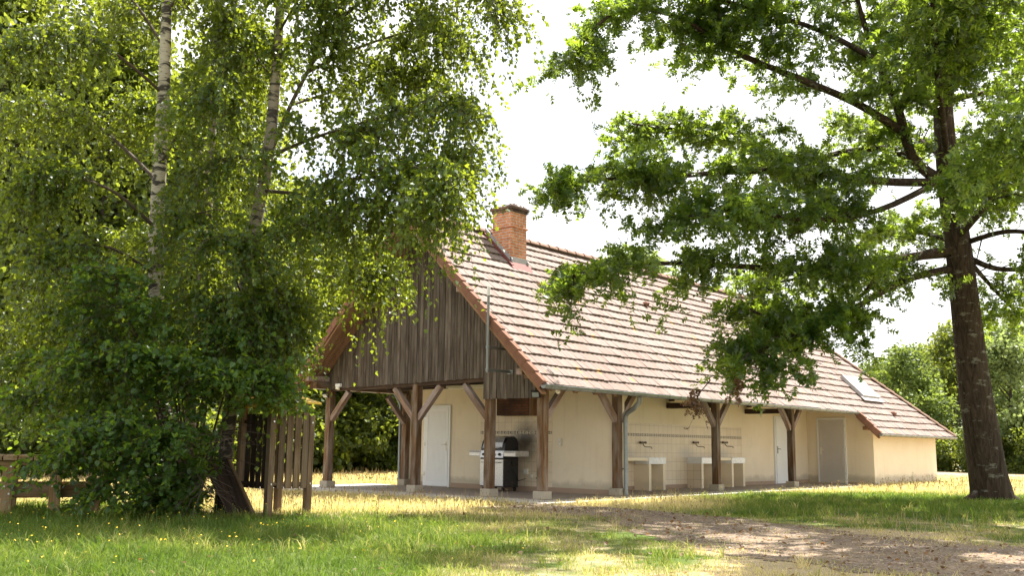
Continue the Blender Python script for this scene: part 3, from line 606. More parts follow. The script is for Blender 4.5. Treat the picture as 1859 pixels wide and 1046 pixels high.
# chimney
ch = MB().box((1.9, 2.58, 5.05), (2.47, 3.20, 6.73)).build('chimney', M_BRICK, barn, .004)
MB().box((1.872, 2.552, 6.33), (2.498, 3.228, 6.37)).build('brick_band', M_BRICK, ch, .004)
mb = MB(); mb.box((1.875, 2.555, 6.73), (2.495, 3.225, 6.795)); mb.box((1.845, 2.525, 6.796), (2.525, 3.255, 6.865)); mb.build('chimney_cap', M_BRICKCAP, ch, .006)
mb = MB(); rs = random.Random(9); K = 13
mb.add([(1.855 + .66 * i / K + rs.uniform(-.012, .012), 2.535 + .71 * j / K + rs.uniform(-.012, .012), 6.85 if i in (0, K) or j in (0, K) else 6.875 + rs.uniform(0, .075)) for i in range(K + 1) for j in range(K + 1)], [(i * (K + 1) + j, (i + 1) * (K + 1) + j, (i + 1) * (K + 1) + j + 1, i * (K + 1) + j + 1) for i in range(K) for j in range(K)])
mb.build('cap_mortar', M_BRICKCAP, ch)
def flash(xa, xb, y0, y1, h0, h1, m, nm):
    return MB().prism([(xa, y0, roofz(y0) + h0), (xa, y1, roofz(y1) + h0), (xa, y1, roofz(y1) + h1), (xa, y0, roofz(y0) + h1)], (xb - xa, 0, 0)).build(nm, m, ch)
flash(1.872, 1.899, 2.52, 3.42, .10, .20, M_LEAD, 'flashing'); flash(1.80, 1.871, 2.47, 3.42, -.02, .10, M_FLASH, 'flashing')
flash(2.471, 2.50, 2.52, 3.42, .02, .19, M_LEAD, 'flashing')
MB().prism([(1.872, 2.552, roofz(2.55) + .09), (2.50, 2.552, roofz(2.55) + .09), (2.50, 2.552, roofz(2.55) + .23), (1.872, 2.552, roofz(2.55) + .23)], (0, .027, 0)).build('flashing', M_LEAD, ch)
MB().prism([(1.80, 2.551, roofz(2.55) + .10), (2.55, 2.551, roofz(2.55) + .10), (2.55, 2.40, roofz(2.40) + .05), (1.80, 2.40, roofz(2.40) + .05)], (0, -.01, -.03)).build('flashing', M_FLASH, ch)
# skylight
def on_roof(x, y, h): n = Vector((0, -sa, ca)); return Vector((x, y, roofz(y))) + n * h
sk0, sk1, sy0, sy1 = 16.62, 18.12, -0.04, 0.66
def rbox(x0, x1, y0, y1, h0, h1): 
    mb = MB(); vs = [on_roof(x, y, h) for h in (h0, h1) for x, y in ((x0, y0), (x1, y0), (x1, y1), (x0, y1))]
    return mb.add(vs, [(0, 3, 2, 1), (4, 5, 6, 7), (0, 1, 5, 4), (1, 2, 6, 5), (2, 3, 7, 6), (3, 0, 4, 7)])
skl = rbox(sk0, sk1, sy0, sy1, 0.02, .11).build('skylight', M_LEAD, barn)
mb = rbox(sk0, sk0 + .09, sy0, sy1, .111, .135)
for a in ((sk1 - .09, sk1, sy0, sy1), (sk0 + .091, sk1 - .091, sy0, sy0 + .06), (sk0 + .091, sk1 - .091, sy1 - .08, sy1)):
    q = rbox(*a, .111, .135); mb.add(q.v, q.f)
mb.build('skylight_frame', M_LEAD, skl); rbox(sk0 + .092, sk1 - .092, sy0 + .062, sy1 - .082, .111, .122).build('pane', M_GLASS, skl)
rbox(sk0 - .12, sk1 + .12, sy0 - .13, sy0 - .002, .06, .075).build('skylight_flashing', M_LEAD, skl)

# ------------------------------------------------------------------ fittings on the barn
def copy_tree(o, parent=None):
    c = o.copy(); COL.objects.link(c)
    if parent is not None: c.parent = parent
    for ch_ in list(o.children): copy_tree(ch_, c)
    return c
mast = thing('antenna_mast', 'slim grey antenna mast bracketed to the gable, rising past the roof edge', 'antenna mast', (-.8, .84, 2.55))
MB().tube([(-.8, .84, 2.55), (-.8, .84, 4.15)], .028, 10).build('pole', M_ZINC, mast, smooth=True)
MB().tube([(-.8, .84, 4.151), (-.8, .84, 4.33)], [.036, .036], 10).build('antenna', M_WPLAST, mast, smooth=True)
for z in (2.58, 3.05):
    MB().box((-.80, .865, z), (-.031, .875, z + .055)).box((-.045, .80, z - .01), (-.031, .95, z + .065)).cyl((-.8, .84, z), (-.8, .84, z + .055), .04, 10).build('bracket', M_ZINC, mast)
def floodlight(p, d, label, s=1.0):
    p = Vector(p); t_ = thing('floodlight', label, 'floodlight', p, 'floodlights on the gable')
    d = Vector(d).normalized(); q = d.to_track_quat('Y', 'Z').to_matrix().to_4x4(); q.translation = p + d * .09
    MB().box((-.09 * s, -.03, -.07 * s), (.09 * s, .02, .07 * s), 0, q).build('housing', M_BLACK, t_, .01)
    MB().box((-.06 * s, .021, -.045 * s), (.06 * s, .026, .045 * s), 0, q).build('lens', M_GLASS, t_)
    MB().tube([p, p + d * .06 + Vector((0, 0, -.02))], .018, 8).build('arm', M_BLACK, t_)
floodlight((-.035, 6.93, 2.32), (-.7, -.1, -.6), 'black floodlight on the far left porch post, under the left eave')
floodlight((-.035, .17, 2.17), (-.7, -.4, -.5), 'black floodlight on the corner porch post, under the right eave', 1.15)
sl_ = thing('security_light', 'small white lamp under the left end of the dark gable cladding', 'lamp', (-.04, 6.45, 2.44)); MB().box((-.12, 6.36, 2.46), (-.036, 6.54, 2.54)).build('mount', M_WPLAST, sl_, .01); MB().tube([(-.10, 6.45, 2.46), (-.11, 6.45, 2.40)], [.05, .055], 12).build('lamp_head', M_LAMP, sl_, smooth=True)
bl = thing('eave_bulb', 'round yellowish bulb lamp under the gutter at the porch corner', 'lamp', (.12, -.28, 2.25)); MB().cyl((.12, -.28, 2.42), (.12, -.28, 2.24), .02, 8).build('holder', M_PLAST, bl); MB().tube([(.12, -.28, 2.25), (.12, -.28, 2.21), (.12, -.28, 2.16), (.12, -.28, 2.13)], [.03, .05, .05, .02], 10).build('bulb', M_LAMP, bl, smooth=True)
tl_ = thing('strip_light', 'long pale strip light fixed beneath the dark porch ceiling', 'strip light', (1.0, 3.1, 2.45)); MB().box((.94, 2.5, 2.41), (1.06, 3.75, 2.462)).build('casing', M_PLAST, tl_, .008); MB().cyl((1.0, 2.55, 2.39), (1.0, 3.70, 2.39), .018, 10).build('tube', M_LAMP, tl_)
def wall_box(name, y, z, label, n_=1, sz=.085):
    t_ = thing(name, label, 'socket', (2.742, y, z), 'electrical boxes on the porch wall')
    for k in range(n_): MB().box((2.70, y - sz / 2, z - k * (sz * 1.1)), (2.7418, y + sz / 2, z + sz - k * (sz * 1.1))).build('plate', M_PLAST, t_, .006); MB().box((2.694, y - sz / 4, z + sz * .25 - k * (sz * 1.1)), (2.70, y + sz / 4, z + sz * .75 - k * (sz * 1.1))).build('button', M_WPLAST, t_, .002)
p = onx(1018, 803, 2.75); wall_box('light_switch', p.y, p.z, 'two stacked ivory switches on the bare cream wall between corner post and downpipe', 2)
p = onx(956, 862, 2.75); wall_box('socket', p.y, p.z, 'larger ivory socket box on the tiles right of the grill', 1, .14)
p = onx(967, 868, 2.75); wall_box('socket', p.y, p.z, 'small ivory socket low on the tiles beside the corner post', 1, .07)
# gas grill
gp = Vector((2.0, 3.2, 0)); gr = thing('gas_grill', 'steel and black gas grill with closed lid behind the second porch post', 'grill', gp)
y0, y1 = 2.83, 3.58
MB().box((2.02, y0, .10), (2.55, y1, .78)).build('cabinet', M_BLACK, gr, .008)
MB().box((1.998, y0 + .01, .13), (2.018, y1 - .01, .75)).build('door_panel', M_STEEL, gr, .006)
MB().tube([(1.999, y0 + .08, .68), (1.955, y0 + .08, .68), (1.955, y1 - .08, .68), (1.999, y1 - .08, .68)], .012, 8).build('door_handle', M_STEEL, gr, smooth=True)
MB().box((2.02, y0 + .01, .781), (2.56, y1 - .01, .96)).build('firebox', M_BLACK, gr, .01)
cpn = MB().prism([(1.985, y0 + .005, .79), (2.02, y0 + .005, .955), (2.02, y1 - .005, .955), (1.985, y1 - .005, .79)], (.015, 0, 0)).build('control_panel', M_STEEL, gr)
for k in range(4):
    yy = y0 + .12 + k * .17; MB().tube([(2.003, yy, .868), (1.965, yy, .865)], [.034, .028], 14).build('knob', M_BLACK, cpn, smooth=True)
prof = [(2.03, .962), (2.035, 1.02), (2.07, 1.14), (2.14, 1.25), (2.24, 1.295), (2.40, 1.295), (2.49, 1.24), (2.54, 1.12), (2.55, .962)]
lid = MB().prism([(x, y0 - .005, z) for x, z in prof], (0, y1 - y0 + .01, 0)).build('lid', M_BLACK, gr, .01)
mb = MB()
for (xa, za), (xb, zb) in zip(prof[1:5], prof[2:5]): mb.prism([(xa - .006, y0 + .07, za + .002), (xb - .006, y0 + .07, zb + .004), (xb - .006, y1 - .07, zb + .004), (xa - .006, y1 - .07, za + .002)], (-.006, 0, .006))
mb.build('lid_front', M_STEEL, lid); MB().tube([(2.04, y0 + .1, 1.035), (1.985, y0 + .1, 1.03), (1.985, y1 - .1, 1.03), (2.04, y1 - .1, 1.035)], .014, 8).build('lid_handle', M_STEEL, lid, smooth=True)
MB().tube([(2.04, 3.2, 1.0), (2.02, 3.2, 1.0)], .035, 14).build('thermometer', M_STEEL, lid)
for ya, yb in ((y1 + .003, 3.94), (2.46, y0 - .003)):
    sh = MB().box((2.0, ya, .82), (2.50, yb, .955)).build('side_shelf', M_STEEL, gr, .008); MB().tube([(2.0, ya + .04, .925), (1.965, ya + .04, .925), (1.965, yb - .04, .925), (2.0, yb - .04, .925)], .011, 8).build('towel_bar', M_STEEL, sh, smooth=True)
for xx, yy in ((2.08, y0 + .07), (2.5, y0 + .07), (2.08, y1 - .07), (2.5, y1 - .07)): MB().cyl((xx, yy - .02, .05), (xx, yy + .02, .05), .047, 14).build('wheel', M_RUBBER, gr, .004)
MB().tube([(2.3, y0 - .002, .74), (2.3, y0 - .03, .6), (2.36, y0 - .035, .45), (2.5, y0 - .05, .25), (2.68, y0 - .12, .3)], .008, 6).build('gas_hose', M_RUBBER, gr, smooth=True)
ph = thing('gas_tap', 'dark gas valve and bent pipe low on the tiles right of the grill', 'valve', (2.72, 2.3, .3)); MB().tube([(2.745, 2.42, .32), (2.70, 2.40, .32), (2.69, 2.20, .33), (2.70, 2.12, .25), (2.74, 2.12, .2)], .016, 8).build('pipe', M_SOOT, ph, smooth=True); MB().box((2.66, 2.27, .29), (2.72, 2.33, .37)).build('valve', M_SOOT, ph, .008)
# sinks
def sink(x_from, basins, work, left_tiled, label):
    t_ = thing('sink_counter', label, 'sink', (basins[0][0], 1.3, 0), 'washing up sinks on the tiled wall')
    yf, yb, zt = 1.04, 1.490, .83
    for a, b_ in basins:
        mb = MB(); mb.box((a, yf - .012, zt - .17), (b_, yf + .04, zt)); mb.box((a, yb - .05, zt - .17), (b_, yb, zt)); mb.box((a, yf + .041, zt - .17), (a + .04, yb - .051, zt)); mb.box((b_ - .04, yf + .041, zt - .17), (b_, yb - .051, zt)); mb.box((a + .041, yf + .041, zt - .17), (b_ - .041, yb - .051, zt - .15)); bs = mb.build('basin', M_CERAM, t_, .006)
        for q in (a + .005, b_ - .115): MB().box((q, yf, .003), (q + .11, yb, zt - .172)).build('support', M_TILE if (left_tiled and q == basins[0][0] + .005) else M_SINKW, t_, .004)
    for a, b_ in work: MB().box((a, yf + .005, zt - .085), (b_, yb, zt - .002)).build('worktop', M_SINKW, t_, .006)
    return t_
sink(5.49, [(5.49, 6.27)], [(4.0, 5.488)], False, 'cream sink counter with one white basin and long left worktop beside the downpipe')
sink(8.07, [(8.07, 8.96), (9.74, 10.53)], [(8.962, 9.738)], True, 'double sink counter with two white basins behind the third long side post')
def tap(px, label):
    q = ony(px, 804, 1.49); x, z = q.x, q.z
    t_ = thing('wall_tap', label, 'tap', (x, 1.49, z), 'wall taps over the sinks')
    MB().cyl((x - .09, 1.44, z), (x + .09, 1.44, z), .024, 10).cyl((x - .07, 1.491, z), (x - .07, 1.45, z), .016, 8).cyl((x + .07, 1.491, z), (x + .07, 1.45, z), .016, 8).build('tap_body', M_BRASS, t_)
    for s in (-1, 1): MB().tube([(x + s * .08, 1.44, z), (x + s * .13, 1.43, z)], [.02, .032], 8).build('handle', M_BRASS, t_)
    MB().tube([(x, 1.44, z), (x, 1.42, z - .07), (x, 1.37, z - .11), (x + .06, 1.27, z - .11), (x + .08, 1.22, z - .12), (x + .08, 1.22, z - .16)], .012, 8).build('spout', M_BRASS, t_, smooth=True)
tap(1164, 'wall tap over the single basin counter, first from the downpipe'); tap(1260, 'wall tap over the left basin of the double counter, middle of three'); tap(1313, 'wall tap over the right basin of the double counter, beside the post')

# ------------------------------------------------------------------ play hut, ramp, picnic table
hx0, hx1, hy0, hy1 = -6.80, -6.08, -.25, .50
hut = thing('play_hut', 'small brown slatted timber play hut with a yellow roof beside the birches', 'play hut', (-6.45, .1, 0))
def sq(p, z0, z1, s=.1, mat=M_PLAYW, nm='post'): return beam(nm, (p[0], p[1], z0), (p[0], p[1], z1), s, s, mat, hut, .008)
for p, h in (((hx0, hy0), 1.50), ((hx1, hy0), 1.50), ((hx1, hy1), 1.72), ((hx0, hy1), 1.72)): sq(p, -.05, h)
for k in range(4):
    x = hx0 + .13 + k * (.72 - .13) / 4 + .02; beam('slat', (x + .03, hy0 - .02, .38), (x + .03, hy0 - .02, 1.50 if k % 4 != 3 else 1.68), .115, .03, M_PLAYW, hut, .006, Vector((0, 1, 0)))
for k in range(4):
    y = hy0 + .14 + k * .145; beam('slat', (hx0 - .0, y, .38), (hx0 - .0, y, 1.50), .105, .03, M_PLAYSHADE, hut, .006, Vector((1, 0, 0)))
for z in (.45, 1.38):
    beam('rail', (hx0 + .05, hy0 + .02, z), (hx1 - .05, hy0 + .02, z), .05, .09, M_PLAYW, hut); beam('rail', (hx0 + .03, hy0 + .05, z), (hx0 + .03, hy1 - .05, z), .05, .09, M_PLAYSHADE, hut, ref=Vector((1, 0, 0)))
MB().box((hx0 + .06, hy0 + .04, .40), (hx1 - .05, hy1 - .05, .44)).build('floor_board', M_PLAYSHADE, hut)
mb = MB(); mb.prism([(hx0 - .22, hy0 - .22, 1.66), (hx1 + .03, hy0 - .22, 1.66), (hx1 + .03, (hy0 + hy1) / 2, 1.80), (hx0 - .22, (hy0 + hy1) / 2, 1.80)], (0, 0, .025)); mb.prism([(hx0 - .22, hy1 + .22, 1.66), (hx1 + .03, hy1 + .22, 1.66), (hx1 + .03, (hy0 + hy1) / 2 + .002, 1.80), (hx0 - .22, (hy0 + hy1) / 2 + .002, 1.80)], (0, 0, .025)); mb.build('hut_roof', M_YELLOW, hut)
for x in (hx0, hx1): MB().prism([(x - .015, hy0 - .1, 1.60), (x - .015, hy1 + .1, 1.60), (x - .015, (hy0 + hy1) / 2, 1.77)], (.03, 0, 0)).build('roof_gable', M_YELLOW, hut)
for p in ((hx0, hy0 - .052), (hx1, hy0 - .052)):
    for z in (.45, 1.38): MB().cyl((p[0], p[1], z), (p[0], p[1] - .012, z), .014, 8).build('bolt', M_BOLT, hut)
bl_ = onz(412, 936); br_ = onz(456, 934); up = at(412, 836, depth(br_) + .25) - br_; ramp_t = thing('climbing_ramp', 'shade-darkened plank climbing ramp leaning against the birch trunk beside the hut', 'ramp', (bl_ + br_) / 2)
wv = (br_ - bl_); 
for k in range(4):
    a = bl_ + wv * ((k + .5) / 4); beam('plank', a + Vector((0, 0, -.02)), a + up, wv.length / 4 - .008, .035, M_PLAYSHADE, ramp_t, .005, wv.normalized().cross(up).normalized())
beam('side_rail', br_ + wv.normalized() * .03, br_ + wv.normalized() * .03 + up, .05, .06, M_PLAYW, ramp_t, .008, wv.normalized().cross(up).normalized())
# picnic table (end on)
ta = at(9, 838, 14.2); e1 = onz(9, 931); Dt = depth(e1); rr_ = Vector((.90, -.43, 0)).normalized(); ff_ = Vector((.43, .90, 0)).normalized()
tb = thing('picnic_table', 'heavy timber picnic table with attached benches at the left edge', 'picnic table', e1)
def TP(r_, f_, z): return Vector((e1.x, e1.y, 0)) + rr_ * r_ + ff_ * f_ + Vector((0, 0, z))
gap = .645; zt = .80
for f_ in (0, 1.35):
    for r_ in (0, gap): beam('leg', TP(r_, f_, -.05), TP(r_, f_, zt - .12), .155, .145, M_TABLE, tb, .008, ff_)
    beam('crossbeam', TP(-.62, f_ + .10, .30), TP(gap + .62, f_ + .10, .30), .19, .06, M_TABLE, tb, .006, ff_)
    beam('top_bearer', TP(-.22, f_ + .0, zt - .085), TP(gap + .25, f_ + .0, zt - .085), .07, .09, M_TABLE, tb, .006, ff_)
    for s in (-.58, gap + .58): beam('bench_leg', TP(s, f_, -.05), TP(s, f_, .40), .13, .12, M_TABLE, tb, .008, ff_)
for k in range(5): r_ = -.14 + k * .205; beam('top_plank', TP(r_ - .05, -.16, zt - .005), TP(r_ - .05, 1.55, zt - .005), .07, .19, M_TABLE, tb, .006, rr_)
for s in (-.58, gap + .58):
    for k in (-.5, .5): beam('bench_plank', TP(s + k * .16, -.16, .435), TP(s + k * .16, 1.55, .435), .065, .145, M_TABLE, tb, .006, rr_)
for r_ in (0, gap):
    for z, q in ((.67, .03), (.38, -.04), (.27, .03)): c = TP(r_ + q, -.078, z); MB().cyl(c, c - ff_ * .012, .014, 8).build('bolt', M_BOLT, tb)
# cable
p0 = at(-60, 668, 15.5); p1 = at(200, 640, 17.0); cb = MB().tube([p0.lerp(p1, k / 10) + Vector((0, 0, -.10 * math.sin(math.pi * k / 10))) for k in range(11)], .006, 5).build('overhead_cable', M_ZINC, None, smooth=True)
tag(cb, 'thin pale cable strung into the birch foliage at the left edge', 'cable')
# ------------------------------------------------------------------ vegetation tools
def resample(pts, n):
    P = [Vector(p) for p in pts]
    if len(P) == 2: return [P[0].lerp(P[1], k / (n - 1)) for k in range(n)]
    out_ = []
    for k in range(n):
        s = k / (n - 1) * (len(P) - 1); i = min(int(s), len(P) - 2); q = s - i
        a, b_, c, d = P[max(i - 1, 0)], P[i], P[i + 1], P[min(i + 2, len(P) - 1)]
        out_.append(((b_ * 2) + (c - a) * q + (a * 2 - b_ * 5 + c * 4 - d) * q * q + (b_ * 3 - a - c * 3 + d) * q ** 3) * .5)
    return out_
LEAF_RHOMB = (np.array([(0, 0, 0), (.38, .40, .07), (1, 0, -.05), (.38, -.40, .07)]), [(0, 1, 2, 3)])
LEAF_BROAD = (np.array([(0, 0, 0), (.22, .36, .05), (.62, .34, .05), (1, 0, -.08), (.62, -.34, .05), (.22, -.36, .05)]), [(0, 1, 2, 3), (0, 3, 4, 5)])
_sp = [(0.0, 0, 0), (.34, 0, .03), (.60, 0, .03), (.84, 0, 0)]
_tips = [(.34, .36, -.02), (.66, .54, -.04), (.98, .30, -.04)]
LEAF_OAK = (np.array(_sp + [(1.05, 0, -.05)] + _tips + [(a, -b_, c) for a, b_, c in _tips]),
            [(0, 1, 5), (1, 2, 6), (2, 3, 7), (0, 8, 1), (1, 9, 2), (2, 10, 3), (2, 7, 4), (2, 4, 10)])
class Leaves:
    def __init__(s): s.p = []; s.a = []; s.n = []; s.s = []; s.t = []
    def add(s, p, a, n, sz, t): s.p.append(p); s.a.append(a); s.n.append(n); s.s.append(sz); s.t.append(t)
    def count(s): return sum(len(x) for x in s.s)
    def build(s, name, tmpl, mat, parent):
        p = np.concatenate(s.p); a = np.concatenate(s.a); n = np.concatenate(s.n); sz = np.concatenate(s.s); t = np.concatenate(s.t)
        a = a / np.linalg.norm(a, axis=1, keepdims=True); n = n - a * (n * a).sum(1, keepdims=True); n /= np.linalg.norm(n, axis=1, keepdims=True) + 1e-9
        sd_ = np.cross(a, n); T, F = tmpl; k = len(T); N = len(p)
        co = p[:, None, :] + sz[:, None, None] * (T[None, :, 0:1] * a[:, None] + T[None, :, 1:2] * sd_[:, None] + T[None, :, 2:3] * n[:, None])
        fl = np.concatenate([np.array(f) for f in F]); fs = np.cumsum([0] + [len(f) for f in F])
        loops = (np.arange(N)[:, None] * k + fl[None]).ravel(); starts = (np.arange(N)[:, None] * fs[-1] + fs[None, :-1]).ravel()
        return big_mesh(name, co.reshape(-1, 3), loops, starts, np.repeat(t, k), mat, parent)
class Tubes:
    def __init__(s): s.v = []; s.l = []; s.nv = 0
    def add(s, pts, r0, r1, n=4):
        P = np.array([tuple(p) for p in pts]); m_ = len(P); d = np.gradient(P, axis=0); d /= np.linalg.norm(d, axis=1, keepdims=True) + 1e-9
        ref = np.array([.3, .2, 1.0]) if abs(d[0, 2]) < .85 else np.array([1.0, .2, .1])
        a = np.cross(d, ref); a /= np.linalg.norm(a, axis=1, keepdims=True) + 1e-9; b_ = np.cross(d, a)
        r_ = np.linspace(1, 0, m_)[:, None] * (r0 - r1) + r1 if not hasattr(r0, '__len__') else np.array(r0)[:, None]
        th = np.arange(n) * 2 * np.pi / n
        vs = P[:, None] + r_[:, None] * (np.cos(th)[None, :, None] * a[:, None] + np.sin(th)[None, :, None] * b_[:, None])
        s.v.append(vs.reshape(-1, 3)); i, k = np.meshgrid(np.arange(m_ - 1), np.arange(n), indexing='ij'); i = i.ravel(); k = k.ravel()
        s.l.append((np.stack([i * n + k, i * n + (k + 1) % n, (i + 1) * n + (k + 1) % n, (i + 1) * n + k], 1) + s.nv).ravel()); s.nv += m_ * n
    def build(s, name, mat, parent, smooth=True):
        v = np.concatenate(s.v); l = np.concatenate(s.l); o_ = big_mesh(name, v, l, np.arange(0, len(l), 4), np.zeros(len(v)), mat, parent, True)
        o_.data.polygons.foreach_set('use_smooth', np.ones(len(l) // 4, bool)); return o_
def rv(): return Vector(rng.normal(size=3))
def grow(TB, LV, pts, r0, r1, nsub, sublen, ntw, twlen, nleaf, size, t0=.2, droop=.1, tdroop=.2, flat=.4, hang=0.0, upn=.8, tint=(.2, .9), stop=None, tap=.5):
    """limb -> side branches -> twigs -> leaves, all in the round"""
    L = resample(pts, max(6, int(len(pts) * 4)));
    if r0: TB.add(L, r0, r1, 7)
    for _ in range(nsub):
        t_ = t0 + (1 - t0) * rng.random() ** .8; i = min(int(t_ * (len(L) - 1)), len(L) - 2); p = L[i].lerp(L[i + 1], rng.random()); T = (L[i + 1] - L[i]).normalized()
        sidev = T.cross(Vector((0, 0, 1)));
        if sidev.length < .1: sidev = Vector((rng.normal(), rng.normal(), 0))
        sidev.normalize(); g = rv(); g.z *= flat; sg = 1 if rng.random() < .5 else -1
        d = (T * .55 + sidev * sg * .75 + g * .45 + Vector((0, 0, .12))).normalized(); Ls = sublen * (.55 + .8 * rng.random()) * (1 - tap * t_)
        sp = [p + d * (Ls * q) + Vector((0, 0, -droop * Ls * q * q)) + rv() * (.03 * q) for q in (0, .3, .6, 1)]
        TB.add(sp, max(.006, r1 * .8), .003, 4); base_t = tint[0] + (tint[1] - tint[0]) * rng.random()
        SP = resample(sp, 9)
        for _2 in range(ntw):
            s = .12 + .88 * rng.random(); j = min(int(s * 8), 7); tp = SP[j].lerp(SP[j + 1], rng.random()); h = rv(); h.z *= flat
            td = (d * .5 + h * .75).normalized(); Lt = twlen * (.5 + rng.random()); m_ = int(nleaf * (.6 + .8 * rng.random()))
            q = np.sort(rng.random(m_)) * .92 + .08; tpn = np.array(tp); tdn = np.array(td)
            pos = tpn + np.outer(q * Lt, tdn); pos[:, 2] -= tdroop * Lt * q * q * (1 + hang)
            if hang: pos[:, :2] = tpn[:2] + (pos[:, :2] - tpn[:2]) * (1 - .35 * hang * q[:, None])
            if stop is not None and stop(pos[-1]): continue
            TB.add([Vector(pos[0]), Vector(pos[m_ // 2]), Vector(pos[-1])], .0035, .0015, 3)
            ax = rng.normal(size=(m_, 3)) * .7 + tdn * .7; ax[:, 2] -= hang * .9 + .15
            nn = rng.normal(size=(m_, 3)) * .55; nn[:, 2] += upn
            pos = pos + rng.normal(size=(m_, 3)) * .02
            LV.add(pos, ax, nn, size * (.65 + .6 * rng.random(m_)), np.clip(base_t + rng.normal(size=m_) * .14, 0, .94) + (rng.random(m_) < .012) * .06)

# ------------------------------------------------------------------ birches
def pathpts(l, D):
    return [at(a[0], a[1], D + (a[2] if len(a) > 2 else 0)) for a in l]
def trunk_tube(TB, l, D, widths):
    pts = resample(pathpts(l, D), 30); ws = np.interp(np.linspace(0, 1, 30), np.linspace(0, 1, len(widths)), widths) * D / FPX
    TB.add(pts, list(ws), 0, 14)
T1 = resample(pathpts([(286, 640), (283, 450), (290, 300), (298, 150), (303, 0)], 15.6), 24); T3 = resample(pathpts([(438, 610), (452, 470), (484, 300), (498, 170)], 15.4), 24)
def stop_building(p):      # no foliage inside the barn
    pv = Vector(p)
    for TT, w_ in ((T1, .26), (T3, .18)):
        if TT[0].z < pv.z < TT[-1].z:
            c = min(TT, key=lambda q: abs(q.z - pv.z)); dv = pv - c
            if abs(dv.dot(_Rt)) < w_ and dv.dot(_F) < .1: return True
    return (p[0] > -0.9 and -0.7 < p[1] < 7.6 and p[2] < roofz(p[1]) + .15 if p[1] > -0.7 else False)
BIRCHES = [
 dict(base=(330, 928), D=15.6, label='white trunked birch with the thickest clean trunk, left of the birch clump', trunk=[(330, 932), (303, 780), (286, 640), (283, 450), (290, 300), (298, 150), (303, 0), (312, -200), (318, -420)], w=[17, 15, 14, 13.5, 12, 10.5, 9, 6, 2],
  limbs=[([(288, 420), (210, 350, -.6), (120, 320, -1), (30, 330, -1.2)], 7), ([(287, 330), (180, 230, .6), (90, 190, .9), (-20, 210, 1.2)], 7), ([(297, 170), (200, 90, -.8), (110, 60, -1.3), (20, 90, -1.6)], 6), ([(300, 90), (240, 0, .4), (160, -60, .8), (60, -90, 1)], 6),
         ([(303, 20), (370, -60, -.5), (430, -80, -.9)], 5), ([(290, 300), (350, 200, -.8), (400, 150, -1.2)], 5), ([(284, 500), (200, 450, -.9), (110, 450, -1.5), (20, 480, -1.9)], 6), ([(285, 560), (180, 530, .4), (80, 560, .6), (0, 600, .8)], 5), ([(284, 470), (340, 400, -.8), (390, 380, -1.3)], 4), ([(308, -100), (230, -170), (140, -190)], 4), ([(310, -100), (400, -160, .5), (470, -170, .8)], 4), ([(284, 600), (230, 590, -1), (160, 620, -1.6)], 4)]),
 dict(base=(352, 925), D=16.3, label='slender birch half hidden in leaves, between the two other birch trunks', trunk=[(352, 930), (346, 740), (362, 580), (374, 420), (384, 250), (394, 60), (400, -150)], w=[11, 10, 9.5, 9, 7.5, 6, 2],
  limbs=[([(374, 420), (430, 340, .5), (470, 320, .9)], 5), ([(380, 300), (320, 220, .6), (260, 190, 1.0)], 5), ([(386, 220), (440, 130, -.4), (470, 80, -.7)], 4), ([(392, 100), (340, 10, .5), (290, -30, .9)], 4), ([(365, 560), (420, 520, .8), (480, 540, 1.2)], 4), ([(370, 480), (310, 430, .7), (240, 430, 1.2)], 4), ([(396, 0), (450, -80, .3), (500, -110, .6)], 3)]),
 dict(base=(405, 930), D=15.4, label='leaning forked birch at the right of the clump, drooping over the gable', trunk=[(402, 934), (414, 780), (438, 610), (452, 470), (484, 300), (498, 170), (508, 20), (516, -160), (520, -360)], w=[14, 13, 12, 11.5, 11, 9.5, 8, 5, 2],
  limbs=[([(486, 290), (528, 190), (575, 100), (620, 20), (660, -80), (690, -200)], 8), ([(486, 285), (570, 250, -.4), (650, 225, -.7), (735, 200, -.9)], 7), ([(470, 345), (560, 350, -.3), (650, 325, -.6), (730, 318, -.8), (790, 305, -1), (835, 285, -1.1)], 7), ([(480, 300), (425, 285, -.5), (360, 300, -.8)], 5),
         ([(560, 130), (640, 90, .4), (730, 60, .6), (790, 50, .7), (830, 80, .6)], 6), ([(610, 40), (700, -30, -.4), (780, -60, -.6), (860, -30, -.8), (910, 10, -.8)], 6), ([(500, 150), (440, 70, .4), (400, 30, .7)], 4), ([(505, 60), (560, -30, -.6), (600, -70, -1)], 5), ([(650, -60), (740, -120, .6), (830, -120, .9)], 4),
         ([(450, 490), (530, 500, .5), (620, 500, .8), (700, 480, 1.0)], 6), ([(446, 480), (520, 430, -.6), (590, 390, -.9), (660, 370, -1.1), (730, 380, -1.2)], 4), ([(446, 540), (480, 530, -.5), (520, 545, -.8)], 4), ([(440, 600), (400, 560, -.6), (370, 540, -1.0)], 4), ([(445, 560), (420, 480, -.9), (400, 430, -1.4)], 4), ([(436, 620), (460, 580, -.8), (500, 590, -1.2)], 4), ([(530, 190), (620, 160, .8), (700, 130, 1.2), (790, 130, 1.5)], 5), ([(640, 325, -.6), (720, 300, -1.4), (770, 310, -2), (800, 350, -2.2)], 4), ([(700, 220, -.8), (780, 170, -.9), (810, 170, -1), (835, 190, -1)], 4)]),
]
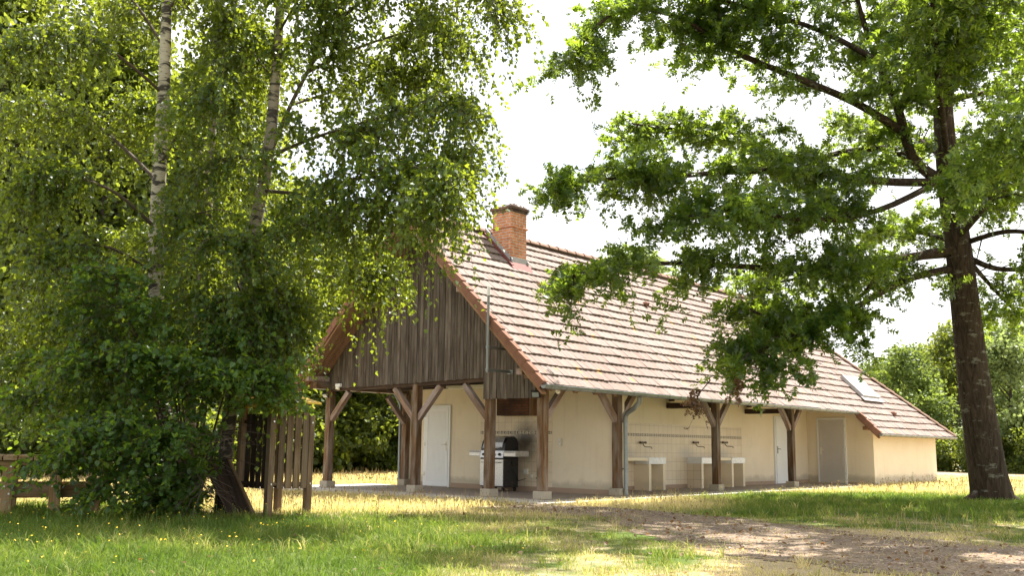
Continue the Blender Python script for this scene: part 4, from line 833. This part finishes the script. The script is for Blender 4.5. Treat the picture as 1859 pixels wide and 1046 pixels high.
for B in BIRCHES:
    D = B['D']; base = onz(*B['base']); tr = thing('birch_tree', B['label'], 'birch tree', (base.x, base.y, -.03), 'clump of three birches')
    TBt = Tubes(); TB = Tubes(); LV = Leaves(); trunk_tube(TBt, B['trunk'], D, B['w'])
    for l, r_ in B['limbs']:
        P = pathpts(l, D); ln = sum((P[i + 1] - P[i]).length for i in range(len(P) - 1))
        right = l[-1][0] > 600
        grow(TB, LV, P, r_ * D / FPX * .55, .006, int(ln * 5.2) + 6, 1.0, 11, .75, 21, .074, .16, .25, .45, .6, .85, .3, stop=stop_building, tap=.78)
    TBt.build('trunk', M_BIRCH if B['D'] == 15.6 else M_BIRCH_SHADY, tr); TB.build('branches', M_TWIG, tr); LV.build('crown', LEAF_RHOMB, M_LBIRCH, tr); print('birch', LV.count())

# ------------------------------------------------------------------ bush at the foot of the birches
bs_b = onz(355, 928); bush = thing('leafy_bush', 'dense dark green bush with drooping sprays at the foot of the birches', 'bush', (bs_b.x, bs_b.y, -.03))
TB = Tubes(); LV = Leaves(); Db = 15.3
for l in ([(345, 930), (250, 780, -.4), (150, 720, -.8), (50, 720, -1)], [(345, 930), (260, 820, -.7), (190, 800, -1.2), (110, 830, -1.4)], [(345, 930), (290, 850, -.9), (240, 840, -1.4), (190, 890, -1.6)], [(345, 930), (250, 740, .3), (150, 660, .5), (40, 650, .7)], [(345, 930), (280, 740, -.8), (210, 670, -1.3), (140, 650, -1.6)],
          [(346, 930), (320, 740, -1), (300, 670, -1.6), (280, 640, -1.9)], [(350, 930), (360, 760, -.9), (390, 690, -1.3), (440, 670, -1.5), (490, 690, -1.5)], [(352, 930), (410, 760, -.3), (450, 700, -.5), (490, 705, -.6), (510, 730, -.6)], [(350, 930), (370, 830, -1), (390, 790, -1.4), (415, 800, -1.6)], [(350, 930), (420, 720, .5), (460, 650, .8), (500, 640, 1)], [(346, 930), (325, 850, -1.2), (310, 800, -1.8), (310, 790, -2.1)], [(345, 930), (300, 800, -1.1), (230, 760, -1.7), (160, 770, -2)],
          [(350, 930), (345, 880, -1.0), (355, 860, -1.5), (375, 890, -1.7)], [(346, 930), (280, 760, .8), (190, 700, 1.2), (90, 760, 1.5)], [(348, 930), (300, 700, .9), (230, 620, 1.2), (120, 590, 1.5)], [(350, 930), (400, 740, .6), (430, 650, .3), (460, 600, .2), (505, 610, .1)], [(346, 930), (320, 640, .6), (260, 580, .5), (170, 560, .4)], [(350, 930), (380, 700, -.6), (400, 620, -.8), (450, 600, -1)], [(350, 930), (310, 650, .3), (250, 540, -.2), (160, 500, -.5)], [(345, 930), (312, 905, -.6), (288, 905, -1)], [(350, 930), (338, 900, -.8), (325, 905, -1.2)], [(352, 930), (362, 895, -.6), (374, 900, -.9)], [(345, 930), (300, 880, -.3), (260, 900, -.5)], [(350, 930), (360, 870, -1), (366, 885, -1.4)], [(346, 930), (260, 640, -.9), (220, 560, -1.4), (210, 500, -1.6)]):
    P = pathpts(l, Db); P[0].z = -.03; ln = sum((P[i + 1] - P[i]).length for i in range(len(P) - 1))
    def low(p):
        pv = Vector(p)
        if 1.6 < pv.z < T1[-1].z and rng.random() < .85:
            c = min(T1, key=lambda q: abs(q.z - pv.z)); dv = pv - c
            if abs(dv.dot(_Rt)) < .22 and dv.dot(_F) < .1: return True
        return p[2] < .05 or depth(p) < 11 or ((Vector(p) - bs_b).dot(_Rt) > .42 + .25 * (p[2] > .55) and p[2] < 1.45) or (p[0] > -7.0 and -.6 < p[1] < .75 and p[2] < 1.55)
    grow(TB, LV, P, .022, .006, int(ln * 6.8) + 5, .85, 8, .46, 10, .080, .28, .30, .42, .35, .15, .9, (.1, .9), stop=low)
TB.build('branches', M_TWIG, bush); LV.build('foliage', LEAF_BROAD, M_LBUSH, bush); print('bush', LV.count())

# ------------------------------------------------------------------ oak
ob = onz(1800, 906); Do = depth(ob); oak = thing('oak_tree', 'large oak with thick dark trunk and lobed leaves at the right', 'oak tree', (ob.x, ob.y, -.03))
TBt = Tubes(); TB = Tubes(); LV = Leaves(); LD = Leaves()
trunk_tube(TBt, [(1802, 912), (1799, 890), (1793, 860), (1784, 800), (1768, 690), (1754, 570), (1740, 450), (1723, 330), (1712, 200), (1706, 50), (1700, -120), (1694, -320), (1690, -520)], Do, [40, 36, 33, 31, 27, 25, 22.5, 20, 17, 13, 10, 6, 2])
for dx in (-38, 40, 15, -15):
    TBt.add(resample([at(1800 + dx * 1.15, 912, Do - .25), at(1799 + dx * .6, 890, Do - .12), at(1792 + dx * .25, 840, Do)], 8), .12, .05, 8)
TO = resample(pathpts([(1784, 800), (1768, 690), (1754, 570), (1740, 450), (1723, 330), (1716, 250)], Do), 24)
def stop_oak(p):
    pv = Vector(p)
    if 3.0 < pv.z < TO[-1].z and rng.random() < .96:
        c = min(TO, key=lambda q: abs(q.z - pv.z)); dv = pv - c
        if abs(dv.dot(_Rt)) < .72 and -12 < dv.dot(_F) < .2: return True
    return (p[0] > -0.75 and p[1] > -0.75 and p[1] < 7.5 and p[2] < roofz(p[1]) + .25) or p[2] < 1.7
OAK = [
 ([(1722, 335), (1660, 290, -.3), (1628, 190, -.5), (1585, 90, -.6), (1555, -10, -.6), (1540, -120, -.6)], 15, 1), ([(1640, 240, -.4), (1560, 190, -1.0), (1470, 150, -1.7), (1330, 92, -2.4), (1230, 30, -3), (1120, 20, -3.6), (1040, 100, -4)], 10, 1),
 ([(1700, 320), (1620, 272, .3), (1540, 275, .2), (1450, 290, 0), (1370, 262, -.6), (1270, 240, -1.2), (1150, 225, -2)], 10, 1), ([(1722, 330), (1620, 330, -.6), (1500, 318, -1.4), (1370, 310, -2.2), (1220, 320, -3), (1100, 325, -3.7), (1005, 338, -4.2)], 11, 1),
 ([(1735, 452), (1640, 470, -.6), (1540, 482, -1.3), (1420, 488, -2), (1290, 480, -2.8), (1160, 480, -3.6), (1040, 500, -4.2)], 12, 1), ([(1728, 488), (1640, 510, -.8), (1550, 560, -1.6), (1440, 610, -2.4), (1350, 650, -3)], 10, 1), ([(1738, 460), (1600, 475, .5), (1480, 500, .4), (1370, 520, .1)], 9, .8),
 ([(1722, 320), (1600, 380, -1.4), (1480, 400, -2.6), (1330, 380, -3.8), (1240, 400, -4.5)], 8, .9), ([(1712, 210), (1620, 130, -1), (1500, 60, -2), (1380, 20, -2.8), (1250, -20, -3.4)], 9, 1), ([(1708, 100), (1620, 0, .6), (1500, -60, 1), (1380, -80, 1.2)], 8, .9), ([(1704, 0), (1620, -80, -.8), (1500, -120, -1.6), (1350, -110, -2.4), (1200, -60, -3)], 8, .9),
 ([(1735, 350), (1790, 326, -.4), (1870, 312, -.8), (1980, 320, -1.2)], 9, 1), ([(1743, 358), (1850, 352, .4), (1960, 350, .8)], 7, .9), ([(1762, 470), (1810, 488, -.5), (1880, 490, -.9), (1980, 500, -1.2)], 8, 1), ([(1755, 440), (1830, 420, -1.2), (1910, 430, -2), (1990, 450, -2.6)], 7, .9), ([(1712, 185), (1790, 168, .4), (1870, 166, .6), (1990, 160, .8)], 8, 1), ([(1710, 150), (1790, 80, -.8), (1870, 30, -1.4), (1970, 0, -1.8)], 8, 1), ([(1705, 40), (1770, -40, .5), (1850, -90, .8)], 7, .9), ([(1702, -50), (1740, -150, -.6), (1800, -220, -1)], 6, .9), ([(1700, -80), (1620, -180, .5), (1540, -240, .8)], 6, .9),
 ([(1715, 240), (1720, 160, -1.8), (1740, 90, -3.2), (1760, 50, -4.2)], 8, .9), ([(1720, 300), (1680, 260, 2), (1620, 230, 3.4), (1540, 220, 4.4)], 8, .8), ([(1728, 380), (1780, 330, 2), (1840, 300, 3.6)], 7, .8), ([(1735, 440), (1650, 420, 1.8), (1560, 430, 3)], 7, .7), ([(1765, 480), (1800, 520, .8), (1850, 570, 1.4), (1900, 600, 2)], 6, .8), ([(1600, 485, -1), (1560, 540, -1), (1480, 570, -.9), (1400, 560, -.8)], 5, .8), ([(1520, 570, -1.8), (1480, 600, -2), (1420, 590, -2.2), (1360, 560, -2.6)], 4, .8),
 ([(1735, 400), (1790, 330, -3), (1850, 260, -6), (1940, 190, -9)], 9, .8), ([(1712, 200), (1760, 80, -3), (1810, -80, -6), (1880, -260, -9)], 9, .8), ([(1718, 280), (1700, 100, -3.5), (1690, -90, -7), (1680, -340, -10)], 9, .8), ([(1708, 120), (1780, 0, -5), (1830, -130, -9), (1720, -280, -11)], 9, 1.1), ([(1702, -40), (1600, -220, -3), (1450, -380, -6), (1300, -480, -8)], 8, .8), ([(1698, -200), (1620, -330, -1), (1500, -400, -2), (1380, -420, -3)], 7, .8), ([(1698, -150), (1780, -280, -2), (1860, -380, -4)], 7, .8), ([(1740, 430), (1830, 330, -4), (1960, 220, -8), (2150, 120, -11)], 9, .8), ([(1730, 380), (1900, 260, -3), (2080, 200, -6)], 8, .7)]  # near and high limbs, largely out of view, added to shade path and foreground
for l, r_, dens in OAK:
    P = pathpts(l, Do); ln = sum((P[i + 1] - P[i]).length for i in range(len(P) - 1))
    grow(TB, LV, P, r_ * Do / FPX * .78, .022, int(ln * 3.9 * dens) + 4, 1.5, 11, .46, 10, .162, .16, .18, .45, .66, 0.0, .5, (.15, .85), stop=stop_oak)
for l in ([(1360, 640, -3.1), (1340, 670, -3.2), (1325, 705, -3.3)], [(1290, 690, -3.4), (1270, 715, -3.4), (1262, 735, -3.4)]):
    grow(TB, LD, pathpts(l, Do), .012, .006, 4, .35, 4, .2, 5, .12, .2, .3, .6, .4, .8, .2, (.1, .7))
TBt.build('trunk', M_OAK, oak); TB.build('limbs', M_OAK, oak); LV.build('crown', LEAF_OAK, M_LOAK, oak); LD.build('dead_leaves', LEAF_OAK, M_LDEAD, oak); print('oak', LV.count())

# ------------------------------------------------------------------ woodland trees
def tree_variant(seed, h, rad, low, nblob, nleaf, size, mat, name, label, cat='tree'):
    r_ = np.random.default_rng(seed); t_ = thing(name, label, cat, (0, 0, 0)); TB = Tubes(); LV = Leaves(); lean = r_.normal(size=2) * h * .03
    top = np.array([lean[0], lean[1], h * .86]); TB.add([Vector((0, 0, -.1)), Vector((lean[0] * .2, lean[1] * .2, h * .25)), Vector((lean[0] * .6, lean[1] * .6, h * .55)), Vector(top)], h * .020, h * .004, 9)
    per = nleaf // nblob
    for k in range(nblob):
        q = (k + r_.random()) / nblob; z = h * (low + (1.0 - low) * q * .97); prof_ = math.sin(math.pi * min(1, .16 + .84 * (1 - q) ** .75 * .8 + .05)) if low > .05 else (1 - q * .75)
        prof_ = max(.16, (1 - abs(2 * q - .75) ** 2.2 * .62)); ang = r_.random() * 6.283; rr = rad * prof_ * (.35 + .6 * r_.random()); c = np.array([lean[0] * z / h + rr * math.cos(ang), lean[1] * z / h + rr * math.sin(ang), z])
        br = rad * (.24 + .2 * r_.random()); TB.add([Vector((lean[0] * z / h * .7, lean[1] * z / h * .7, max(.2, z * .72))), Vector(c * .6 + np.array([0, 0, z * .28])), Vector(c)], h * .0055, h * .0015, 5)
        d = r_.normal(size=(per, 3)); d /= np.linalg.norm(d, axis=1, keepdims=True); rad_ = br * (r_.random(per) ** .45)[:, None]; p = c + d * rad_ * np.array([1.15, 1.15, .75])
        lump = np.sin(p[:, 0] * 2.3 + seed) * np.sin(p[:, 1] * 2.1 + k) * np.sin(p[:, 2] * 2.7); keep = lump > -.28; p = p[keep]; d = d[keep]; m_ = len(p)
        ax = r_.normal(size=(m_, 3)) + d * .6; ax[:, 2] -= .35; nn = r_.normal(size=(m_, 3)) * .6 + d * .3; nn[:, 2] += .6
        LV.add(p, ax, nn, size * (.6 + .8 * r_.random(m_)), np.clip(.25 + .5 * r_.random() + r_.normal(size=m_) * .16, 0, .95))
    TB.build('trunk', M_BARK, t_); LV.build('crown', LEAF_BROAD, mat, t_); return t_
V_TALL = [tree_variant(31, 17.5, 4.2, .06, 46, 26000, .21, M_LWOOD, 'woodland_tree', 'x'), tree_variant(32, 15.5, 4.0, .05, 46, 26000, .20, M_LWOOD, 'woodland_tree', 'x')]
M_LLIT = leafmat('sunlit_woodland_leaf', (0.034, 0.064, 0.018), (0.085, 0.130, 0.036), (0.36, 0.46, 0.07), 0.34, 0.5, 0.3)  # woodland leaf lightened in colour to look sunlit, for the right wood
V_LIT = [tree_variant(38, 9.0, 3.3, .03, 36, 20000, .19, M_LLIT, 'woodland_tree', 'x'), tree_variant(39, 8.4, 3.0, .03, 34, 18000, .19, M_LLIT, 'woodland_tree', 'x')]
V_MID = [tree_variant(33, 9.5, 3.4, .03, 36, 20000, .20, M_LWOOD, 'woodland_tree', 'x'), tree_variant(34, 8.6, 3.3, .03, 36, 20000, .19, M_LWOOD, 'woodland_tree', 'x')]
V_PALE = [tree_variant(35, 9.2, 3.2, .04, 34, 17000, .21, M_LPALE, 'pale_tree', 'x')]
V_BUSH = [tree_variant(36, 3.2, 2.2, .02, 22, 10000, .14, M_LWOOD, 'woodland_bush', 'x', 'bush')]
used_first = set()
def plant(proto, px, D, s=1.0, label='', group=None, rot=None):
    q = ray(px, 840); p = CP + q * D; k = proto.name
    if k in used_first: o_ = copy_tree(proto)
    else: o_ = proto; used_first.add(k)
    o_.location = (p.x, p.y, -.05); o_.rotation_euler = (0, 0, rng.random() * 6.283 if rot is None else rot); o_.scale = (s, s, s * (.94 + .12 * rng.random())); o_['label'] = label
    if group: o_['group'] = group
    return o_
gl = 'dark woodland behind the birches'
for k, (px, D, s) in enumerate([(-90, 31, 1), (30, 34, 1.02), (150, 32, .95), (270, 35, 1), (400, 33, .85), (-20, 44, 1.15), (110, 46, 1.1), (230, 45, 1.1), (350, 44, 1)]):
    plant(V_TALL[k % 2], px, D, s, 'tall dark leafy tree in the woodland behind the birches', gl)
for k, (px, D, s) in enumerate([(500, 38, 1.15), (585, 42, 1.1), (660, 40, 1.0), (735, 43, 1.05), (545, 50, 1.3), (630, 52, 1.3), (710, 53, 1.3), (800, 52, 1.1)]):
    plant(V_MID[k % 2], px, D, s, 'dense green tree of the wood seen through the open porch', 'wood beyond the open porch')
for k, (px, D, s) in enumerate([(-40, 29, 1), (70, 30, .9), (180, 31, 1.1), (300, 30, 1), (440, 35, 1.1), (540, 37.5, 1), (615, 38, .9), (690, 39, 1)]):
    plant(V_BUSH[0], px, D, s, 'dark bush on the edge of the woodland behind the barn and birches', 'bushes on the wood edge')
gr_ = 'green wood at the right'
for k, (px, D, s) in enumerate([(1590, 70, .80), (1655, 60, .86), (1745, 66, .98), (1915, 62, 1.15), (1620, 80, .92), (1700, 82, 1.02), (1790, 80, 1.12), (1870, 78, 1.25), (1960, 76, 1.3)]):
    plant((V_LIT + V_MID)[k % 4 if k < 5 else k % 3], px, D, s, 'mid green tree of the wood beyond the right end of the barn', gr_)
plant(V_PALE[0], 1838, 56, .92, 'pale silvery tree behind the oak trunk at the right edge'); plant(V_PALE[0], 1145, 74, 1.82, 'pale treetop showing above the roof ridge right of the chimney')
for k, (px, D, s) in enumerate([(1600, 60, .8), (1690, 58, .9), (1790, 56, .9), (1870, 54, 1)]):
    plant(V_BUSH[0], px, D, s, 'low bush under the trees beyond the right end of the barn', 'bushes under the right wood')

# ------------------------------------------------------------------ grass
def in_poly(x, y, poly):
    c = np.zeros(x.shape, bool); n = len(poly)
    for i in range(n):
        x0, y0 = poly[i]; x1, y1 = poly[(i + 1) % n]; q = ((y0 > y) != (y1 > y)) & (x < (x1 - x0) * (y - y0) / (y1 - y0 + 1e-12) + x0); c ^= q
    return c
def blocked(x, y): return in_poly(x, y, SLAB) | ((x > 2.7) & (x < 21.95) & (y > -.72) & (y < 7.05) & ((x > 15.75) | (y > 1.4)))
def sample_lawn(N, r0, r1, power, half=R(33)):
    u = rng.random(N); r_ = (r0 ** power + u * (r1 ** power - r0 ** power)) ** (1 / power); a = YAW + (rng.random(N) * 2 - 1) * half
    x = CX + r_ * np.cos(a); y = CY + r_ * np.sin(a); return x, y, r_
def blades(x, y, h, wd, tint, lean, name, mat):
    N = len(x); a = rng.random(N) * 6.283; z = ground_z(x, y); d = np.stack([np.cos(a), np.sin(a), np.zeros(N)], 1)
    f = rng.random(N) * 3.1416; s = np.stack([np.cos(f), np.sin(f), np.zeros(N)], 1); b0 = np.stack([x, y, z - .01], 1)
    ln = (lean * h)[:, None]; mid = b0 + d * ln * .35 + np.stack([0 * h, 0 * h, h * .6], 1); tip = b0 + d * ln + np.stack([0 * h, 0 * h, h * (1 - .25 * lean)], 1); w2 = (wd / 2)[:, None]
    co = np.stack([b0 - s * w2, b0 + s * w2, mid + s * w2 * .75, mid - s * w2 * .75, tip], 1).reshape(-1, 3)
    lp = (np.arange(N)[:, None] * 5 + np.array([0, 1, 2, 3, 3, 2, 4])[None]).ravel(); st = (np.arange(N)[:, None] * 7 + np.array([0, 4])[None]).ravel()
    return big_mesh(name, co, lp, st, np.repeat(np.clip(tint, 0, 1), 5), mat)
x, y, r_ = sample_lawn(540000, 7.0, 50, .75, R(43)); keep = ~blocked(x, y); x, y, r_ = x[keep], y[keep], r_[keep]
pa = path_amount(x, y); inb = (x > -10.5) & (y < -.5); thin = np.where(inb, 1 - sstep(-.2, .5, pa) * .93, 1.0); dr = dryness(x, y); f_, rt_ = view_coords(x, y); sb = rt_ / np.maximum(f_, 1)
clump = fbm(x, y, 2.2, 77); bare = sstep(-.12, .1, sb) * (1 - sstep(16.5, 19, f_)); keep = rng.random(len(x)) < thin * (1 - .75 * bare * sstep(.42, .6, 1 - clump)) ; x, y, r_, dr, clump, bare, f_ = [q[keep] for q in (x, y, r_, dr, clump, bare, f_)]
N = len(x); hgt = (.05 + .09 * rng.random(N) ** 1.5) * (.6 + .9 * clump) * (1 - .5 * bare); tall = sstep(.5, .75, dr) * sstep(16, 20, f_); hgt = hgt * (1 + .35 * tall * rng.random(N))
gi = dr + rng.normal(size=N) * .13
gr_o = blades(x, y, hgt, (.0045 + .004 * rng.random(N)) * np.maximum(1, r_ / 11), gi, .25 + .75 * rng.random(N), 'grass', M_GRASS)
tag(gr_o, 'mixed green and straw grass blades covering the lawn', None, None, 'stuff')
# taller green tufts near the front
x, y, r_ = sample_lawn(11500, 7.2, 24, 1.0, R(42)); d_ = dryness(x, y); k_ = (~blocked(x, y)) & (rng.random(len(x)) < (1 - sstep(.2, .5, d_)) * sstep(.35, .65, fbm(x, y, .8, 91)) + .04) & ~((x > -10.5) & (y < -.5) & (path_amount(x, y) > -.15)); x, y, r_, d_ = x[k_], y[k_], r_[k_], d_[k_]
K = 13; N = len(x) * K; hh = np.repeat(.10 + .14 * rng.random(len(x)), K) * (.55 + .6 * rng.random(N)); tx = np.repeat(x, K) + rng.normal(size=N) * .03; ty = np.repeat(y, K) + rng.normal(size=N) * .03
gt_ = blades(tx, ty, hh, (.005 + .005 * rng.random(N)) * np.maximum(1, np.repeat(r_, K) / 13), np.repeat(d_ + rng.normal(size=len(x)) * .15, K) + rng.normal(size=N) * .1 + .05, .35 + .8 * rng.random(N), 'grass_tufts', M_GRASS)
tag(gt_, 'taller loose grass tufts in the front lawn', None, None, 'stuff')
# seed stalks in the dry grass
x, y, r_ = sample_lawn(17000, 13, 42, 1.2, R(42)); keep = (~blocked(x, y)) & (rng.random(len(x)) < sstep(.35, .7, dryness(x, y))) & ~((x > -10.5) & (y < -.5) & (path_amount(x, y) > -.1)); x, y, r_ = x[keep], y[keep], r_[keep]; N = len(x)
h = .10 + .17 * rng.random(N) ** 2; z = ground_z(x, y); ang = rng.random(N) * 6.283; tip = np.stack([x + .05 * np.cos(ang), y + .05 * np.sin(ang), z + h], 1); bse = np.stack([x, y, z], 1); s = np.stack([np.sin(YAW) * np.ones(N), -np.cos(YAW) * np.ones(N), np.zeros(N)], 1); wv_ = (.0018 * np.maximum(1, r_ / 14))[:, None]
hd_ = np.array([0, 0, 1.0]) * (.03 + .03 * rng.random(N))[:, None]
co = np.stack([bse - s * wv_, bse + s * wv_, tip + s * wv_, tip - s * wv_, tip - s * wv_ * 2.4 + hd_ * .3, tip + s * wv_ * 2.4 + hd_ * .3, tip + hd_], 1).reshape(-1, 3)
lp = (np.arange(N)[:, None] * 7 + np.array([0, 1, 2, 3, 3, 2, 5, 4, 4, 5, 6])[None]).ravel(); st = (np.arange(N)[:, None] * 11 + np.array([0, 4, 8])[None]).ravel()
m, t, b = new_mat('seed_stalk'); b.inputs['Roughness'].default_value = .8; t.links.new(ramp(t, attr(t), [(0, (.42, .34, .15)), (1, (.15, .10, .05))]), b.inputs['Base Color'])
o = big_mesh('seed_stalks', co, lp, st, np.tile(np.array([0, 0, .3, .3, 1, 1, 1.0]), N), m); tag(o, 'thin dry grass stalks with dark seed heads', None, None, 'stuff')
# wildflowers
fx = []; 
for _ in range(170): fx.append(onz(rng.random() * 560, 945 + rng.random() ** 1.5 * 101))
for _ in range(30): fx.append(onz(560 + rng.random() * 420, 950 + rng.random() * 96))
for _ in range(90): fx.append(Vector((2.3 + rng.random() * 13, -1.0 - rng.random() * .7, 0)))
for _ in range(40): fx.append(onz(330 + rng.random() * 180, 925 + rng.random() * 14))
mbf = MB(); mbs = MB()
for p in fx:
    if blocked(np.array([p.x]), np.array([p.y]))[0]: continue
    h = .08 + .16 * rng.random(); q = Vector((p.x + rng.normal() * .02, p.y + rng.normal() * .02, h)); tl = (rv() + Vector((0, 0, 1.6))).normalized(); a = tl.orthogonal().normalized(); b_ = tl.cross(a); rr = .006 + .006 * rng.random()
    mbf.add([q + (a * math.cos(k * .785) + b_ * math.sin(k * .785)) * rr * (1 if k % 2 else .8) for k in range(8)], [tuple(range(8))]); mbf.tube([Vector((p.x, p.y, -.03)), Vector((p.x, p.y, -.03)).lerp(q, .5) + rv() * .008, q], .0018, 3, False, 1.0)
m, t, b = new_mat('wildflower'); b.inputs['Roughness'].default_value = .6; t.links.new(ramp(t, attr(t), [(0, (.75, .50, .02)), (1, (.10, .17, .03))]), b.inputs['Base Color']); o = mbf.build('wildflowers', m); tag(o, 'small yellow wildflowers dotted through the grass', None, None, 'stuff')
# pebbles and leaf litter on the path
x, y, r_ = sample_lawn(15000, 7.2, 19, 1.3, R(30)); k_ = (x > -10.5) & (y < -.7); x, y = x[k_], y[k_]; pa = path_amount(x, y); k_ = rng.random(len(x)) < sstep(-.1, .4, pa); x, y = x[k_], y[k_]; N = len(x)
oct_ = np.array([(1, 0, 0), (0, 1, 0), (-1, 0, 0), (0, -1, 0), (0, 0, .8), (0, 0, -.5)]); sz = (.004 + .012 * rng.random(N) ** 3)[:, None, None]; rt = rng.random(N) * 6.283; c_, s_ = np.cos(rt), np.sin(rt); Rz = np.stack([np.stack([c_, -s_, 0 * c_], 1), np.stack([s_, c_, 0 * c_], 1), np.stack([0 * c_, 0 * c_, 1 + 0 * c_], 1)], 1)
co = np.einsum('nij,kj->nki', Rz, oct_ * np.array([1.3, .9, .7])) * sz + rng.normal(size=(N, 6, 3)) * sz * .15 + np.stack([x, y, ground_z(x, y) + .014], 1)[:, None]
F8 = np.array([0, 1, 4, 1, 2, 4, 2, 3, 4, 3, 0, 4, 1, 0, 5, 2, 1, 5, 3, 2, 5, 0, 3, 5]); lp = (np.arange(N)[:, None] * 6 + F8[None]).ravel()
m, t, b = new_mat('pebble'); b.inputs['Roughness'].default_value = .9; t.links.new(ramp(t, attr(t), [(0, (.15, .11, .085)), (.7, (.26, .205, .16)), (1, (.44, .39, .34))]), b.inputs['Base Color'])
o = big_mesh('pebbles', co.reshape(-1, 3), lp, np.arange(0, len(lp), 3), np.repeat(rng.random(N), 6), m); tag(o, 'small loose stones on the dirt path', None, None, 'stuff')
x, y, r_ = sample_lawn(9000, 7.2, 20, 1.2, R(31)); k_ = (~blocked(x, y)); x, y = x[k_], y[k_]; pa = path_amount(x, y); k_ = rng.random(len(x)) < np.where((x > -10.5) & (y < -.7), .10 + .6 * sstep(-.3, .3, pa), .08); x, y = x[k_], y[k_]; N = len(x)
LL = Leaves(); nn = rng.normal(size=(N, 3)) * .35; nn[:, 2] += 1; ax = rng.normal(size=(N, 3)); ax[:, 2] *= .25; LL.add(np.stack([x, y, ground_z(x, y) + .02 + .02 * rng.random(N)], 1), ax, nn, .025 + .05 * rng.random(N), .8 * rng.random(N))
o = LL.build('leaf_litter', LEAF_RHOMB, M_LDEAD, None); tag(o, 'dry brown leaf scraps scattered on path and lawn', None, None, 'stuff')
# tall weeds
for k, (px, py, h) in enumerate(((683, 958, .62), (530, 940, .40), (1660, 905, .5))):
    p = onz(px, py); tw = thing('tall_weed', ['tall thin weed with bare forked stems in the straw grass before the porch', 'short forked weed standing by the play hut posts', 'thin weed stalk in the shaded grass left of the oak trunk'][k], 'weed', (p.x, p.y, -.03)); TB = Tubes(); LV = Leaves()
    st_ = [Vector((p.x, p.y, -.03)), Vector((p.x + .02, p.y, h * .5)), Vector((p.x - .01, p.y + .02, h))]; TB.add(st_, .004, .002, 4)
    for j in range(6):
        q = resample(st_, 9)[2 + j]; d = (rv() * .5 + Vector((0, 0, .8))).normalized(); e = q + d * h * .28; TB.add([q, q.lerp(e, .5) + rv() * .01, e], .0025, .0015, 3); m_ = 5; LV.add(np.array(e) + rng.normal(size=(m_, 3)) * .012, rng.normal(size=(m_, 3)), rng.normal(size=(m_, 3)), .02 + .01 * rng.random(m_), .3 * np.ones(m_))
    TB.build('stem', M_TWIG, tw); LV.build('seed_heads', LEAF_RHOMB, M_LBUSH, tw)
